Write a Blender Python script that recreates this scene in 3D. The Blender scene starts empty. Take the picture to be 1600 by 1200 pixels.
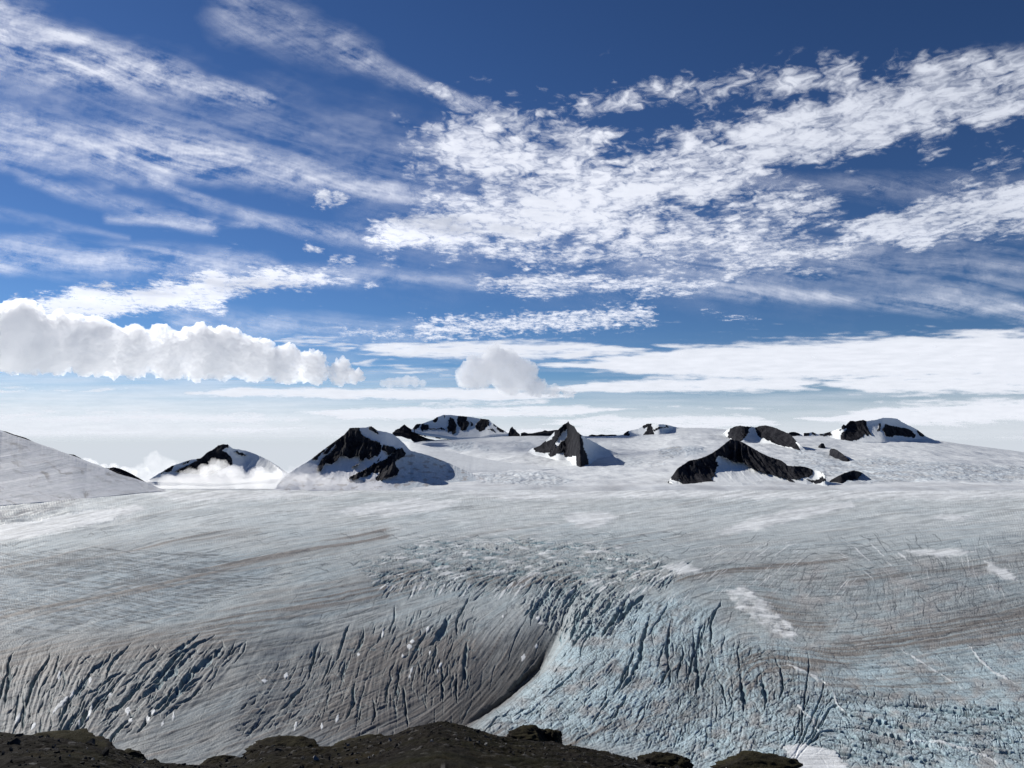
import bpy, math
import numpy as np
from mathutils import Vector

RES = 1.0                                   # mesh density of the ice
f4 = np.float32
sc = bpy.context.scene
col = sc.collection

# ------------------------------------------------------------------ camera model
F = 1209.0
PITCH = math.atan(100 / F)
CP, SP = math.cos(PITCH), math.sin(PITCH)

def ab(px, py):
    """photo pixel -> (x/y, z/y) of its ray"""
    px = np.asarray(px, float); py = np.asarray(py, float)
    u = (px - 800) / F; v = (600 - py) / F
    d = CP - v * SP
    return u / d, (SP + v * CP) / d

def pix(X, Y, Z):
    d = Y * CP + Z * SP
    return 800 + F * X / d, 600 - F * (Z * CP - Y * SP) / d

# ------------------------------------------------------------------ noise
def _h(ix, iy, seed):
    h = ix.astype(np.uint32) * np.uint32(374761393) + iy.astype(np.uint32) * np.uint32(668265263) + np.uint32((seed * 974634777) & 0xffffffff)
    h = (h ^ (h >> np.uint32(13))) * np.uint32(1274126177)
    return h ^ (h >> np.uint32(16))

_ang = np.linspace(0, 2 * np.pi, 257)[:256]
_GX, _GY = np.cos(_ang).astype(f4), np.sin(_ang).astype(f4)

def perlin(x, y, seed=0):
    x = np.asarray(x, f4); y = np.asarray(y, f4)
    x0 = np.floor(x); y0 = np.floor(y)
    fx = x - x0; fy = y - y0
    ix = x0.astype(np.int64); iy = y0.astype(np.int64)
    def g(dx, dy):
        k = (_h(ix + dx, iy + dy, seed) & np.uint32(255)).astype(np.intp)
        return _GX[k] * (fx - dx) + _GY[k] * (fy - dy)
    u = fx * fx * fx * (fx * (fx * 6 - 15) + 10); v = fy * fy * fy * (fy * (fy * 6 - 15) + 10)
    a = g(0, 0); a = a + u * (g(1, 0) - a)
    b = g(0, 1); b = b + u * (g(1, 1) - b)
    return (a + v * (b - a)) * f4(1.5)

def fbm(x, y, o=4, seed=0, gain=.5):
    s = 0; a = 1.0; n = 0
    for k in range(o):
        s = s + f4(a) * perlin(x * 2.03 ** k + 17.3 * k, y * 2.03 ** k - 9.1 * k, seed + k); n += a; a *= gain
    return s / f4(n)

def ridged(x, y, o=4, seed=0, gain=.5):
    s = 0; a = 1.0; n = 0
    for k in range(o):
        s = s + f4(a) * (1 - 2.2 * np.abs(perlin(x * 2.03 ** k + 7.7 * k, y * 2.03 ** k + 3.1 * k, seed + k))); n += a; a *= gain
    return s / f4(n)

def cells(x, y, seed=0, jit=.9):
    """Worley F1, F2-F1 and a random value per cell"""
    x = np.asarray(x, f4); y = np.asarray(y, f4)
    x0 = np.floor(x); y0 = np.floor(y)
    ix = x0.astype(np.int64); iy = y0.astype(np.int64)
    f1 = np.full(x.shape, 9, f4); f2 = np.full(x.shape, 9, f4); rnd = np.zeros(x.shape, f4)
    for dy in (-1, 0, 1):
        for dx in (-1, 0, 1):
            h = _h(ix + dx, iy + dy, seed)
            jx = (h & np.uint32(1023)).astype(f4) / 1023; jy = ((h >> np.uint32(10)) & np.uint32(1023)).astype(f4) / 1023
            d = np.hypot(x0 + dx + .5 + (jx - .5) * jit - x, y0 + dy + .5 + (jy - .5) * jit - y)
            near = d < f1
            f2 = np.where(near, f1, np.minimum(f2, d)); f1 = np.where(near, d, f1)
            rnd = np.where(near, ((h >> np.uint32(20)) & np.uint32(1023)).astype(f4) / 1023, rnd)
    return f1, f2 - f1, rnd

def sstep(a, b, x):
    t = np.clip((x - a) / (b - a), 0, 1)
    return t * t * (3 - 2 * t)

def mix(a, b, t):
    return a + (b - a) * t

def inpoly(x, y, poly):
    r = np.zeros(np.shape(x), bool)
    n = len(poly)
    for i in range(n):
        x0, y0 = poly[i]; x1, y1 = poly[(i + 1) % n]
        if y0 == y1: continue
        c = ((y0 > y) != (y1 > y)) & (x < (x1 - x0) * (y - y0) / (y1 - y0) + x0)
        r ^= c
    return r

def polydist(x, y, poly):
    """distance to a polygon's outline, negative inside"""
    d = np.full(np.shape(x), 1e9)
    n = len(poly)
    for i in range(n):
        x0, y0 = poly[i]; x1, y1 = poly[(i + 1) % n]
        L = (x1 - x0) ** 2 + (y1 - y0) ** 2 + 1e-9
        t = np.clip(((x - x0) * (x1 - x0) + (y - y0) * (y1 - y0)) / L, 0, 1)
        d = np.minimum(d, np.hypot(x - x0 - t * (x1 - x0), y - y0 - t * (y1 - y0)))
    return np.where(inpoly(x, y, poly), -d, d)

def linedist(x, y, line):
    """signed distance to an open polyline (positive on its right-hand side in picture axes) and the arc fraction"""
    best = np.full(np.shape(x), 1e9); sgn = np.ones(np.shape(x)); arc = np.zeros(np.shape(x))
    Ls = [math.hypot(line[i + 1][0] - line[i][0], line[i + 1][1] - line[i][1]) for i in range(len(line) - 1)]
    tot = sum(Ls); acc = 0
    for i in range(len(line) - 1):
        x0, y0 = line[i]; x1, y1 = line[i + 1]
        L = Ls[i] ** 2 + 1e-9
        t = np.clip(((x - x0) * (x1 - x0) + (y - y0) * (y1 - y0)) / L, 0, 1)
        d = np.hypot(x - x0 - t * (x1 - x0), y - y0 - t * (y1 - y0))
        c = (x1 - x0) * (y - y0) - (y1 - y0) * (x - x0)
        m = d < best
        best = np.where(m, d, best); sgn = np.where(m, np.where(c > 0, -1, 1), sgn); arc = np.where(m, (acc + t * Ls[i]) / tot, arc)
        acc += Ls[i]
    return best * sgn, arc

# ------------------------------------------------------------------ mesh helpers
def tag(o, label=None, cat=None, group=None, kind=None):
    for k, v in (('label', label), ('category', cat), ('group', group), ('kind', kind)):
        if v: o[k] = v
    return o

def grid_faces(nr, nc):
    i = np.arange(nr - 1)[:, None] * nc + np.arange(nc - 1)[None, :]
    return np.stack([i, i + 1, i + nc + 1, i + nc], -1).reshape(-1, 4)

def mesh_obj(name, verts, faces, mat, parent=None, smooth=True, color=None, attrs=None, loc=(0, 0, 0)):
    verts = np.ascontiguousarray(verts, f4).reshape(-1, 3) - np.array(loc, f4)
    faces = np.ascontiguousarray(faces, np.int32)
    k = faces.shape[1]
    me = bpy.data.meshes.new(name)
    me.vertices.add(len(verts)); me.vertices.foreach_set('co', verts.ravel())
    me.loops.add(faces.size); me.loops.foreach_set('vertex_index', faces.ravel())
    me.polygons.add(len(faces)); me.polygons.foreach_set('loop_start', np.arange(0, faces.size, k, dtype=np.int32))
    me.update(calc_edges=True)
    me.polygons.foreach_set('use_smooth', np.full(len(faces), smooth))
    if color is not None:
        c = np.ones((len(verts), 4), f4); c[:, :3] = np.asarray(color, f4).reshape(-1, 3)
        at = me.attributes.new('Col', 'FLOAT_COLOR', 'POINT'); at.data.foreach_set('color', c.ravel())
    for n, a in (attrs or {}).items():
        at = me.attributes.new(n, 'FLOAT', 'POINT'); at.data.foreach_set('value', np.ascontiguousarray(a, f4).ravel())
    me.materials.append(mat)
    o = bpy.data.objects.new(name, me); col.objects.link(o)
    o.location = loc
    if parent is not None:
        o.parent = parent; o.location = (0, 0, 0)
    return o

def empty(name, loc):
    o = bpy.data.objects.new(name, None); col.objects.link(o); o.location = loc
    return o

def sub(verts, faces, *per_vertex):
    """keep only the vertices FACES use"""
    used = np.unique(faces)
    m = np.zeros(len(verts), np.int64); m[used] = np.arange(len(used))
    return (verts[used], m[faces]) + tuple(p[used] for p in per_vertex)

# ------------------------------------------------------------------ node helpers
class NT:
    def __init__(s, tree): s.t = tree; s.n = tree.nodes; s.l = tree.links
    def new(s, typ, **kw):
        n = s.n.new(typ)
        for k, v in kw.items(): setattr(n, k, v)
        return n
    def put(s, sock, v):
        if isinstance(v, E): s.l.new(v.s, sock)
        elif isinstance(v, bpy.types.NodeSocket): s.l.new(v, sock)
        elif v is not None: sock.default_value = v
    def math(s, op, a, b=None, c=None, clamp=False):
        n = s.new('ShaderNodeMath', operation=op, use_clamp=clamp)
        s.put(n.inputs[0], a)
        if b is not None: s.put(n.inputs[1], b)
        if c is not None: s.put(n.inputs[2], c)
        return E(s, n.outputs[0])
    def smooth(s, lo, hi, x):
        n = s.new('ShaderNodeMapRange', interpolation_type='SMOOTHSTEP')
        s.put(n.inputs['Value'], x); s.put(n.inputs['From Min'], lo); s.put(n.inputs['From Max'], hi)
        return E(s, n.outputs['Result'])
    def lin(s, lo, hi, x, a=0., b=1.):
        n = s.new('ShaderNodeMapRange', clamp=True)
        s.put(n.inputs['Value'], x); s.put(n.inputs['From Min'], lo); s.put(n.inputs['From Max'], hi)
        s.put(n.inputs['To Min'], a); s.put(n.inputs['To Max'], b)
        return E(s, n.outputs['Result'])
    def vec(s, x, y, z=0.):
        n = s.new('ShaderNodeCombineXYZ')
        for i, v in enumerate((x, y, z)): s.put(n.inputs[i], v)
        return n.outputs[0]
    def noise(s, v, scale, detail=4, rough=.5, dist=0., kind='FBM', lac=2., dim='3D', norm=True):
        n = s.new('ShaderNodeTexNoise', noise_dimensions=dim, noise_type=kind)
        if hasattr(n, 'normalize'): n.normalize = norm
        s.put(n.inputs['Vector'], v); s.put(n.inputs['Scale'], scale); s.put(n.inputs['Detail'], detail)
        s.put(n.inputs['Roughness'], rough); s.put(n.inputs['Distortion'], dist); s.put(n.inputs['Lacunarity'], lac)
        return E(s, n.outputs[0])
    def voro(s, v, scale, feature='F1', rand=1., smooth=None, detail=0., dim='3D', out='Distance'):
        n = s.new('ShaderNodeTexVoronoi', voronoi_dimensions=dim, feature=feature)
        s.put(n.inputs['Vector'], v); s.put(n.inputs['Scale'], scale); s.put(n.inputs['Randomness'], rand)
        if 'Detail' in n.inputs: s.put(n.inputs['Detail'], detail)
        if smooth is not None: s.put(n.inputs['Smoothness'], smooth)
        return E(s, n.outputs[out])
    def mixc(s, t, a, b):
        n = s.new('ShaderNodeMix', data_type='RGBA')
        s.put(n.inputs[0], t); s.put(n.inputs[6], a if not isinstance(a, tuple) else a + (1,)); s.put(n.inputs[7], b if not isinstance(b, tuple) else b + (1,))
        return n.outputs[2]
    def attr(s, name, out='Color'):
        return s.new('ShaderNodeAttribute', attribute_name=name).outputs[out]

class E:
    def __init__(s, nt, sock): s.nt = nt; s.s = sock
    def __add__(s, o): return s.nt.math('ADD', s, o)
    __radd__ = __add__
    def __sub__(s, o): return s.nt.math('SUBTRACT', s, o)
    def __rsub__(s, o): return s.nt.math('SUBTRACT', o, s)
    def __mul__(s, o): return s.nt.math('MULTIPLY', s, o)
    __rmul__ = __mul__
    def __truediv__(s, o): return s.nt.math('DIVIDE', s, o)
    def __rtruediv__(s, o): return s.nt.math('DIVIDE', o, s)
    def max(s, o): return s.nt.math('MAXIMUM', s, o)
    def min(s, o): return s.nt.math('MINIMUM', s, o)
    def abs(s): return s.nt.math('ABSOLUTE', s)
    def pow(s, o): return s.nt.math('POWER', s, o)
    def sqrt(s): return s.nt.math('SQRT', s)
    def exp(s): return s.nt.math('EXPONENT', s)
    def clamp(s): return s.nt.math('ADD', s, 0., clamp=True)

def material(name):
    m = bpy.data.materials.new(name); m.use_nodes = True
    nt = NT(m.node_tree); b = m.node_tree.nodes['Principled BSDF']
    return m, nt, b

# ------------------------------------------------------------------ camera, sun
cam = bpy.data.cameras.new('camera'); cam.sensor_width = 36; cam.lens = 36 * F / 1600
cam.clip_start = .3; cam.clip_end = 3000000
co = bpy.data.objects.new('camera', cam); col.objects.link(co)
co.rotation_euler = (math.pi / 2 + PITCH, 0, 0)
sc.camera = co

SUN_EL, SUN_AZ = math.radians(31), math.radians(-50)      # azimuth from +Y, negative = left
sund = Vector((math.sin(SUN_AZ) * math.cos(SUN_EL), math.cos(SUN_AZ) * math.cos(SUN_EL), math.sin(SUN_EL)))
sl = bpy.data.lights.new('sun', 'SUN'); sl.energy = 5.0; sl.angle = math.radians(.5); sl.color = (1, .96, .9)
so = bpy.data.objects.new('sun', sl); col.objects.link(so)
so.rotation_euler = sund.to_track_quat('Z', 'Y').to_euler()
so.location = sund * 3000
# ------------------------------------------------------------------ the near glacier
ZG = -300.0
TR = [(893, 935), (872, 985), (838, 1050), (795, 1088), (722, 1140), (650, 1190), (560, 1260)]   # cleft between the two ice lobes
ARCH = [(60, 1100), (300, 1010), (480, 925), (600, 880), (720, 850), (830, 845), (950, 868), (1060, 905), (1300, 940), (1800, 960)]

def relift(pts, dz):
    """displayed pixels on a surface DZ above the plain -> the plain's own pixels at the same ground point"""
    a, b = ab([p[0] for p in pts], [p[1] for p in pts])
    Y = (ZG + dz) / b
    return list(zip(*pix(a * Y, Y, np.full(len(pts), ZG))))

TRq = relift(TR, np.array([-12, -30, -48, -56, -62, -64, -66.]))

def macro(qx, qy, X, Y):
    z = np.zeros(np.shape(qx))
    d, t = linedist(qx, qy, TRq)
    right = d > 0
    t = np.clip((qy - 915) / 300., 0, 1)
    amp = mix(6., 58., sstep(0., .36, t))
    wl = mix(50., 125., sstep(0, .5, t)); wr = mix(14., 24., sstep(0., .5, t))
    wob = 1 + .22 * fbm(X / 90, Y / 160, 3, 31)
    ad = np.abs(d) * wob
    left_p = np.exp(-(ad / wl) ** 1.12)
    right_p = np.exp(-(ad / wr) ** 1.25)
    z = z - amp * np.where(right, right_p, left_p)
    # the right lobe bulges
    z = z + 16 * np.exp(-((qx - 985) / 170) ** 2 - ((qy - 1035) / 110) ** 2)
    # ice falls over an arch
    da, ta = linedist(qx, qy, ARCH)
    below = sstep(-14, 60, -da)
    z = z - 16 * below * sstep(330, 520, qx) * (1 - sstep(1040, 1250, qx)) * sstep(0, 30, qy - 830)
    # the lower left rolls over towards its edge
    z = z - 26 * sstep(985, 1130, qy) * (1 - sstep(330, 560, qx))
    z = z + 9 * np.exp(-((qx - 1430) / 200) ** 2 - ((qy - 905) / 45) ** 2) - 9 * np.exp(-((qx - 1240) / 110) ** 2 - ((qy - 975) / 40) ** 2)
    z = z + 7 * fbm(X / 420, Y / 700, 3, 5) + 2.6 * fbm(X / 95, Y / 150, 3, 8)
    return z

# grid: rows run away from the camera, columns fan out
def col_px():
    dense = np.arange(-40, 1641, .92 / RES)
    l = -40 - np.cumsum(np.linspace(2, 24, int(60)))[::-1]; r = 1640 + np.cumsum(np.linspace(2, 24, int(60)))
    return np.concatenate([l, dense, r])
colpx = col_px()
ga = (colpx - 800) / F * .985
rowpy = np.arange(1252, 761.5, -.70 / RES)
gb = ab(np.full(len(rowpy), 800.), rowpy)[1]
gY = ZG / gb
A2, Y2 = np.meshgrid(ga, gY)
X2 = A2 * Y2
NR, NC = X2.shape
QX, QY = pix(X2, Y2, np.full(X2.shape, ZG))
MZ = macro(QX, QY, X2, Y2)
DX, DY = pix(X2, Y2, ZG + MZ)                 # where the smooth surface shows: the frame everything on the ice is laid out in
print('ice grid', NR, NC)

def lookup(px, py):
    """displayed pixel -> fractional (row, column) of the ice grid"""
    px = np.atleast_1d(np.asarray(px, float)); py = np.atleast_1d(np.asarray(py, float))
    a = ab(px, py)[0]
    c = np.interp(a, ga, np.arange(NC)); ci = np.clip(c.astype(int), 0, NC - 1)
    r = np.empty(len(c))
    for k in range(len(c)):
        column = _mono[:, ci[k]]
        r[k] = np.interp(-py[k], column, _rows)
    return r, c
_mono = np.maximum.accumulate(-DY, axis=0)     # nearest first
_rows = np.arange(NR)

def field(strokes, sig=90., base=None):
    """direction field (cols, rows per step) blended from strokes given as displayed segments; doubled angles so sense does not matter"""
    cx = np.zeros(DX.shape, f4); cy = np.zeros(DX.shape, f4)
    for s in strokes:
        x0, y0, x1, y1 = s[:4]; w = s[4] if len(s) > 4 else 1.
        th = math.atan2(y1 - y0, x1 - x0) * 2
        mx, my = (x0 + x1) / 2, (y0 + y1) / 2
        g = (w * np.exp(-(((DX - mx) / sig) ** 2 + ((DY - my) / (sig * .6)) ** 2) ** .75) + 1e-6 / (1 + ((DX - mx) ** 2 + 3 * (DY - my) ** 2) / 3000)).astype(f4)
        cx += g * f4(math.cos(th)); cy += g * f4(math.sin(th))
    th = np.arctan2(cy, cx) / 2
    return np.cos(th), np.sin(th)              # in displayed pixels

PXC = .92 / RES; PXR = .70 / RES               # displayed pixels per column / row step (plain)

def lic(src, fx, fy, n, h=1.6):
    """smear SRC along the field"""
    R0, C0 = np.meshgrid(np.arange(NR, dtype=f4), np.arange(NC, dtype=f4), indexing='ij')
    acc = src.astype(f4).copy(); wsum = 1.0; sf = np.ascontiguousarray(src, f4).ravel()
    for sgn in (1, -1):
        r = R0.copy(); c = C0.copy(); pr = None
        ux = fx.astype(f4); uy = fy.astype(f4)
        for k in range(n):
            if k % 3 == 0 and k:
                ri = np.clip(r, 0, NR - 1).astype(np.int32); ci = np.clip(c, 0, NC - 1).astype(np.int32)
                nx = fx[ri, ci]; ny = fy[ri, ci]
                flip = np.where(nx * ux + ny * uy < 0, f4(-1), f4(1))
                ux = nx * flip; uy = ny * flip
            c += f4(sgn * h / PXC) * ux; r -= f4(sgn * h / PXR) * uy
            rq = np.clip(r, 0, NR - 1.001); cq = np.clip(c, 0, NC - 1.001)
            ri = rq.astype(np.int32); ci = cq.astype(np.int32); rq -= ri; cq -= ci
            w = 1 - (k + 1) / (n + 1)
            flat = ri * NC + ci
            acc += f4(w) * ((sf.take(flat) * (1 - cq) + sf.take(flat + 1) * cq) * (1 - rq) + (sf.take(flat + NC) * (1 - cq) + sf.take(flat + NC + 1) * cq) * rq); wsum += w
    return acc / f4(wsum)

# flow of the ice (foliation, dirt bands)
FLOW = [(560, 840, 250, 910), (250, 910, 0, 965), (620, 800, 300, 830), (1000, 790, 700, 800), (300, 790, 20, 850), (500, 960, 250, 1000), (200, 1000, 0, 1040),
        (700, 900, 480, 960), (560, 1050, 380, 1110), (700, 1060, 560, 1120), (800, 1010, 700, 1090), (830, 1030, 740, 1120), (300, 1140, 150, 1180), (450, 1120, 300, 1190),
        (860, 985, 835, 1040), (900, 1050, 740, 1130), (960, 1000, 860, 1080), (1000, 1080, 860, 1140), (1100, 800, 900, 830), (1400, 780, 1120, 830), (1600, 790, 1400, 800),
        (1600, 840, 1400, 865), (1400, 865, 1150, 895), (1150, 895, 1040, 930), (1600, 960, 1420, 1000), (1420, 1000, 1260, 1040), (1600, 900, 1400, 940), (1400, 940, 1250, 960),
        (1250, 960, 1130, 900), (1600, 1060, 1400, 1080), (1600, 1120, 1400, 1100), (1300, 1110, 1430, 1140), (1450, 1150, 1600, 1190), (1200, 1060, 1160, 1130), (1100, 960, 1050, 1040),
        (1000, 950, 940, 1010), (820, 870, 700, 900), (950, 890, 850, 920), (1300, 1040, 1240, 1010), (1000, 1150, 850, 1180), (1250, 1160, 1100, 1180)]
ffx, ffy = field(FLOW, 95.)
rs = np.random.RandomState(3)
white = rs.rand(NR, NC).astype(f4)
white = (white + np.roll(white, 1, 0) + np.roll(white, 1, 1) + np.roll(np.roll(white, 1, 0), 1, 1)) / 4
n1 = lic(white, ffx, ffy, 20, 1.1)
streak = (n1 - n1.mean()) / n1.std()
m2 = fbm(DX / 7.0, DY / 5.0, 2, 77)
n2 = lic(m2, ffx, ffy, 22, 4.0)
bands = (n2 - n2.mean()) / n2.std()
m3 = fbm(DX / 22.0, DY / 15.0, 2, 78)
n3 = lic(m3, ffx, ffy, 20, 9.0)
broad = (n3 - n3.mean()) / n3.std()

# crevasse direction
CREV = [(30, 1050, 12, 1130), (110, 1020, 70, 1100), (240, 1010, 150, 1110), (350, 1007, 260, 1090), (300, 1060, 200, 1150), (500, 1060, 466, 1117), (527, 1013, 513, 1050),
        (440, 1080, 370, 1150), (706, 960, 673, 1007), (665, 930, 650, 975), (730, 1003, 723, 1067), (633, 1073, 637, 1133), (600, 1000, 580, 1050), (820, 930, 800, 960),
        (886, 943, 866, 1000, 2), (950, 943, 906, 980), (1010, 920, 960, 965), (1016, 960, 998, 1020), (998, 1020, 966, 1083), (1043, 980, 1043, 1050), (866, 1093, 793, 1133),
        (930, 1040, 880, 1075), (1060, 920, 1030, 960), (1095, 940, 1085, 1000), (1086, 1000, 1092, 1040), (1156, 1053, 1166, 1105), (1166, 1105, 1176, 1150), (1195, 1133, 1173, 1155),
        (1240, 1090, 1220, 1150), (1100, 1090, 1090, 1160), (1020, 1100, 980, 1160), (1313, 1113, 1433, 1140), (1433, 1140, 1590, 1165), (1400, 1080, 1500, 1090), (1300, 1150, 1400, 1175),
        (700, 870, 850, 878), (850, 878, 1000, 890), (600, 880, 480, 900), (560, 840, 760, 845), (900, 850, 1050, 870), (1300, 850, 1390, 885), (1400, 860, 1430, 890), (1480, 870, 1480, 930),
        (1440, 900, 1436, 960), (1300, 890, 1270, 930), (1550, 890, 1570, 930), (0, 925, 130, 945), (130, 930, 240, 955), (0, 890, 200, 890), (300, 900, 420, 905), (1150, 890, 1110, 920),
        (1560, 1000, 1600, 1040), (1420, 1020, 1480, 1070), (20, 790, 90, 830), (1000, 800, 1200, 800), (400, 800, 600, 800)]
cfx, cfy = field(CREV, 62.)
m4 = fbm(DX / 5.5, DY / 5.0, 2, 91)
n4 = lic(m4, cfx, cfy, 14, 2.2)
rib = (n4 - n4.mean()) / n4.std()

# ---- individual crevasses, traced through the direction field and cut one by one
CUT = np.zeros((NR, NC), f4)                   # depth, m
LIN = np.zeros((NR, NC), f4)                   # hairline cracks, grit and crack shade painted as one dark tone
SHV = np.zeros((NR, NC), f4)                   # snow lodged in a crack
rc = np.random.RandomState(11)

def trace(px, py, length, wander=.12, step=4.5, rot=0., flow=False):
    pts = []
    n = max(2, int(length / step / 2))
    for sgn in (1, -1):
        x, y = px, py; ox = oy = None; half = []
        kick = rc.normal(0, wander)
        for k in range(n):
            r, c = lookup(x, y); ri, ci = int(r[0]), int(c[0])
            ux, uy = (ffx[ri, ci], ffy[ri, ci]) if flow else (cfx[ri, ci], cfy[ri, ci])
            if rot: ux, uy = ux * math.cos(rot) - uy * math.sin(rot), ux * math.sin(rot) + uy * math.cos(rot)
            if ox is None: ux, uy = ux * sgn, uy * sgn
            elif ux * ox + uy * oy < 0: ux, uy = -ux, -uy
            kick = kick * .75 + rc.normal(0, wander)
            ca, sa = math.cos(kick), math.sin(kick)
            ux, uy = ux * ca - uy * sa, ux * sa + uy * ca
            x += ux * step; y += uy * step; ox, oy = ux, uy
            half.append((x, y))
        pts = (half[::-1] + [(px, py)]) if sgn == 1 else pts + half
    return np.array(pts)

def stamp(pts, w, depth, target, jag=.25):
    """cut a tapering groove of half width W pixels along displayed points"""
    r, c = lookup(pts[:, 0], pts[:, 1])
    ok = np.abs(np.diff(r)).max() < 40 if len(r) > 1 else False
    if not ok: return
    n = len(r)
    t = np.linspace(0, 1, n)
    ww = w * np.clip(1.15 * np.sin(np.pi * t) ** .6, .12, 1) * (1 + jag * rc.normal(0, 1, n)).clip(.35, 1.6)
    for k in range(n - 1):
        x0, y0 = c[k] * PXC, r[k] * PXR; x1, y1 = c[k + 1] * PXC, r[k + 1] * PXR
        m = max(ww[k], ww[k + 1]) + 1.2
        c0 = int((min(x0, x1) - m) / PXC); c1 = int((max(x0, x1) + m) / PXC) + 2
        r0 = int((min(y0, y1) - m) / PXR); r1 = int((max(y0, y1) + m) / PXR) + 2
        c0 = max(c0, 0); r0 = max(r0, 0); c1 = min(c1, NC); r1 = min(r1, NR)
        if c1 <= c0 or r1 <= r0: continue
        gx = np.arange(c0, c1)[None, :] * PXC; gy = np.arange(r0, r1)[:, None] * PXR
        L = (x1 - x0) ** 2 + (y1 - y0) ** 2 + 1e-6
        tt = np.clip(((gx - x0) * (x1 - x0) + (gy - y0) * (y1 - y0)) / L, 0, 1)
        d = np.hypot(gx - x0 - tt * (x1 - x0), gy - y0 - tt * (y1 - y0))
        wl = ww[k] + (ww[k + 1] - ww[k]) * tt
        g = depth * np.clip(wl / w, .25, 1) * (1 - sstep(.45, 1.25, d / np.maximum(wl, .55)))
        v = target[r0:r1, c0:c1]
        np.maximum(v, g, out=v)

def crevasses(poly, n, lens, ws, deps, wander=.12, target=None, rot=None, flow=False):
    x0 = min(p[0] for p in poly); x1 = max(p[0] for p in poly); y0 = min(p[1] for p in poly); y1 = max(p[1] for p in poly)
    k = 0; tries = 0
    while k < n and tries < n * 20:
        tries += 1
        x = rc.uniform(x0, x1); y = rc.uniform(y0, y1)
        if not inpoly(np.array(x), np.array(y), poly): continue
        u = rc.rand() ** 2.2
        p = trace(x, y, mix(lens[0], lens[1], u), wander, rot=0. if rot is None else rc.uniform(*rot), flow=flow)
        stamp(p, mix(ws[0], ws[1], u * rc.uniform(.5, 1)), mix(deps[0], deps[1], u * rc.uniform(.6, 1)), CUT if target is None else target)
        k += 1

P_LL = [(0, 1045), (110, 1028), (240, 1010), (355, 1004), (385, 1015), (330, 1075), (240, 1130), (150, 1170), (0, 1150)]
P_ML = [(400, 1055), (480, 1020), (560, 980), (650, 950), (740, 945), (745, 1040), (735, 1075), (640, 1110), (500, 1130), (370, 1150), (380, 1100)]
P_SER = [(800, 945), (860, 925), (960, 925), (1010, 945), (960, 985), (900, 1000), (872, 1000), (850, 970)]
P_RL = [(893, 1000), (905, 985), (960, 960), (1060, 930), (1110, 960), (1120, 1060), (1080, 1180), (960, 1160), (860, 1150), (735, 1148), (800, 1095), (848, 1052)]
P_RM = [(1050, 1000), (1130, 1000), (1230, 1020), (1260, 1080), (1260, 1180), (1080, 1190), (1050, 1100)]
P_RB = [(1230, 1080), (1330, 1080), (1600, 1110), (1600, 1190), (1280, 1190)]
P_AR = [(560, 880), (660, 845), (800, 838), (950, 850), (1070, 885), (1040, 925), (900, 925), (760, 930), (600, 925)]
P_LF = [(-60, 862), (120, 858), (330, 862), (420, 895), (290, 955), (170, 985), (-60, 1012)]
P_RF = [(1090, 870), (1300, 845), (1560, 850), (1600, 900), (1560, 950), (1400, 950), (1250, 930), (1120, 910)]
P_ALL = [(-20, 830), (1620, 830), (1620, 1200), (-20, 1200)]
P_DK = [(560, 1000), (760, 1000), (850, 985), (830, 1050), (700, 1140), (560, 1170), (480, 1140)]

crevasses(P_LL, 60, (22, 115), (.9, 3.0), (2.2, 8), .15)
crevasses(P_LL, 150, (5, 22), (.5, .9), (.5, 1.6), .3, None, (.8, 1.6))
crevasses(P_LL, 150, (10, 46), (.6, 1.3), (1.2, 3.4), .22)
crevasses(P_ML, 46, (14, 78), (.8, 2.3), (2, 7), .16)
crevasses(P_ML, 190, (5, 22), (.5, .9), (.5, 1.5), .3, None, (.8, 1.6))
crevasses(P_ML, 190, (8, 42), (.55, 1.1), (1, 2.8), .22)
crevasses(P_SER, 34, (20, 80), (1.2, 3.6), (4, 11), .12)
crevasses(P_SER, 80, (8, 26), (.7, 1.6), (1.5, 4.5), .3)
crevasses(P_RL, 44, (18, 95), (.8, 1.9), (2, 6), .18)
crevasses(P_RL, 420, (5, 24), (.5, .95), (.5, 1.6), .3, None, (.7, 1.7))
crevasses(P_RL, 620, (7, 44), (.7, 1.25), (.6, 1), .30, LIN)
crevasses(P_RL, 120, (7, 40), (.5, 1.0), (.8, 2.4), .30)
crevasses(P_RM, 26, (20, 80), (.8, 2.1), (2, 6), .24)
crevasses(P_RM, 300, (5, 24), (.5, .95), (.5, 1.6), .3, None, (.7, 1.7))
crevasses(P_RM, 460, (6, 40), (.7, 1.3), (.6, 1), .45, LIN)
crevasses(P_RM, 90, (6, 32), (.5, 1.05), (.8, 2.4), .45)
crevasses(P_RB, 52, (40, 190), (.8, 1.8), (1.5, 4.5), .10)
crevasses(P_RB, 330, (5, 26), (.5, .95), (.5, 1.6), .3, None, (.7, 1.7))
crevasses(P_RB, 480, (6, 46), (.7, 1.3), (.6, 1), .6, LIN)
crevasses(P_RB, 80, (6, 36), (.5, 1.05), (.8, 2.4), .5)
crevasses(P_AR, 420, (6, 44), (.55, 1.3), (1.2, 3.6), .16)
crevasses(P_LF, 560, (24, 120), (.7, 1.3), (.7, 1), .05, LIN)
crevasses(P_RF, 330, (8, 50), (.5, .95), (.4, 1), .30, LIN)
crevasses(P_DK, 90, (16, 90), (.5, .9), (.4, 1), .10, LIN)
crevasses(P_DK, 50, (16, 90), (.5, 1.0), (.8, 2.6), .10)
crevasses(P_ALL, 2600, (5, 40), (.5, .95), (.3, 1), .35, LIN)
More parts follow.
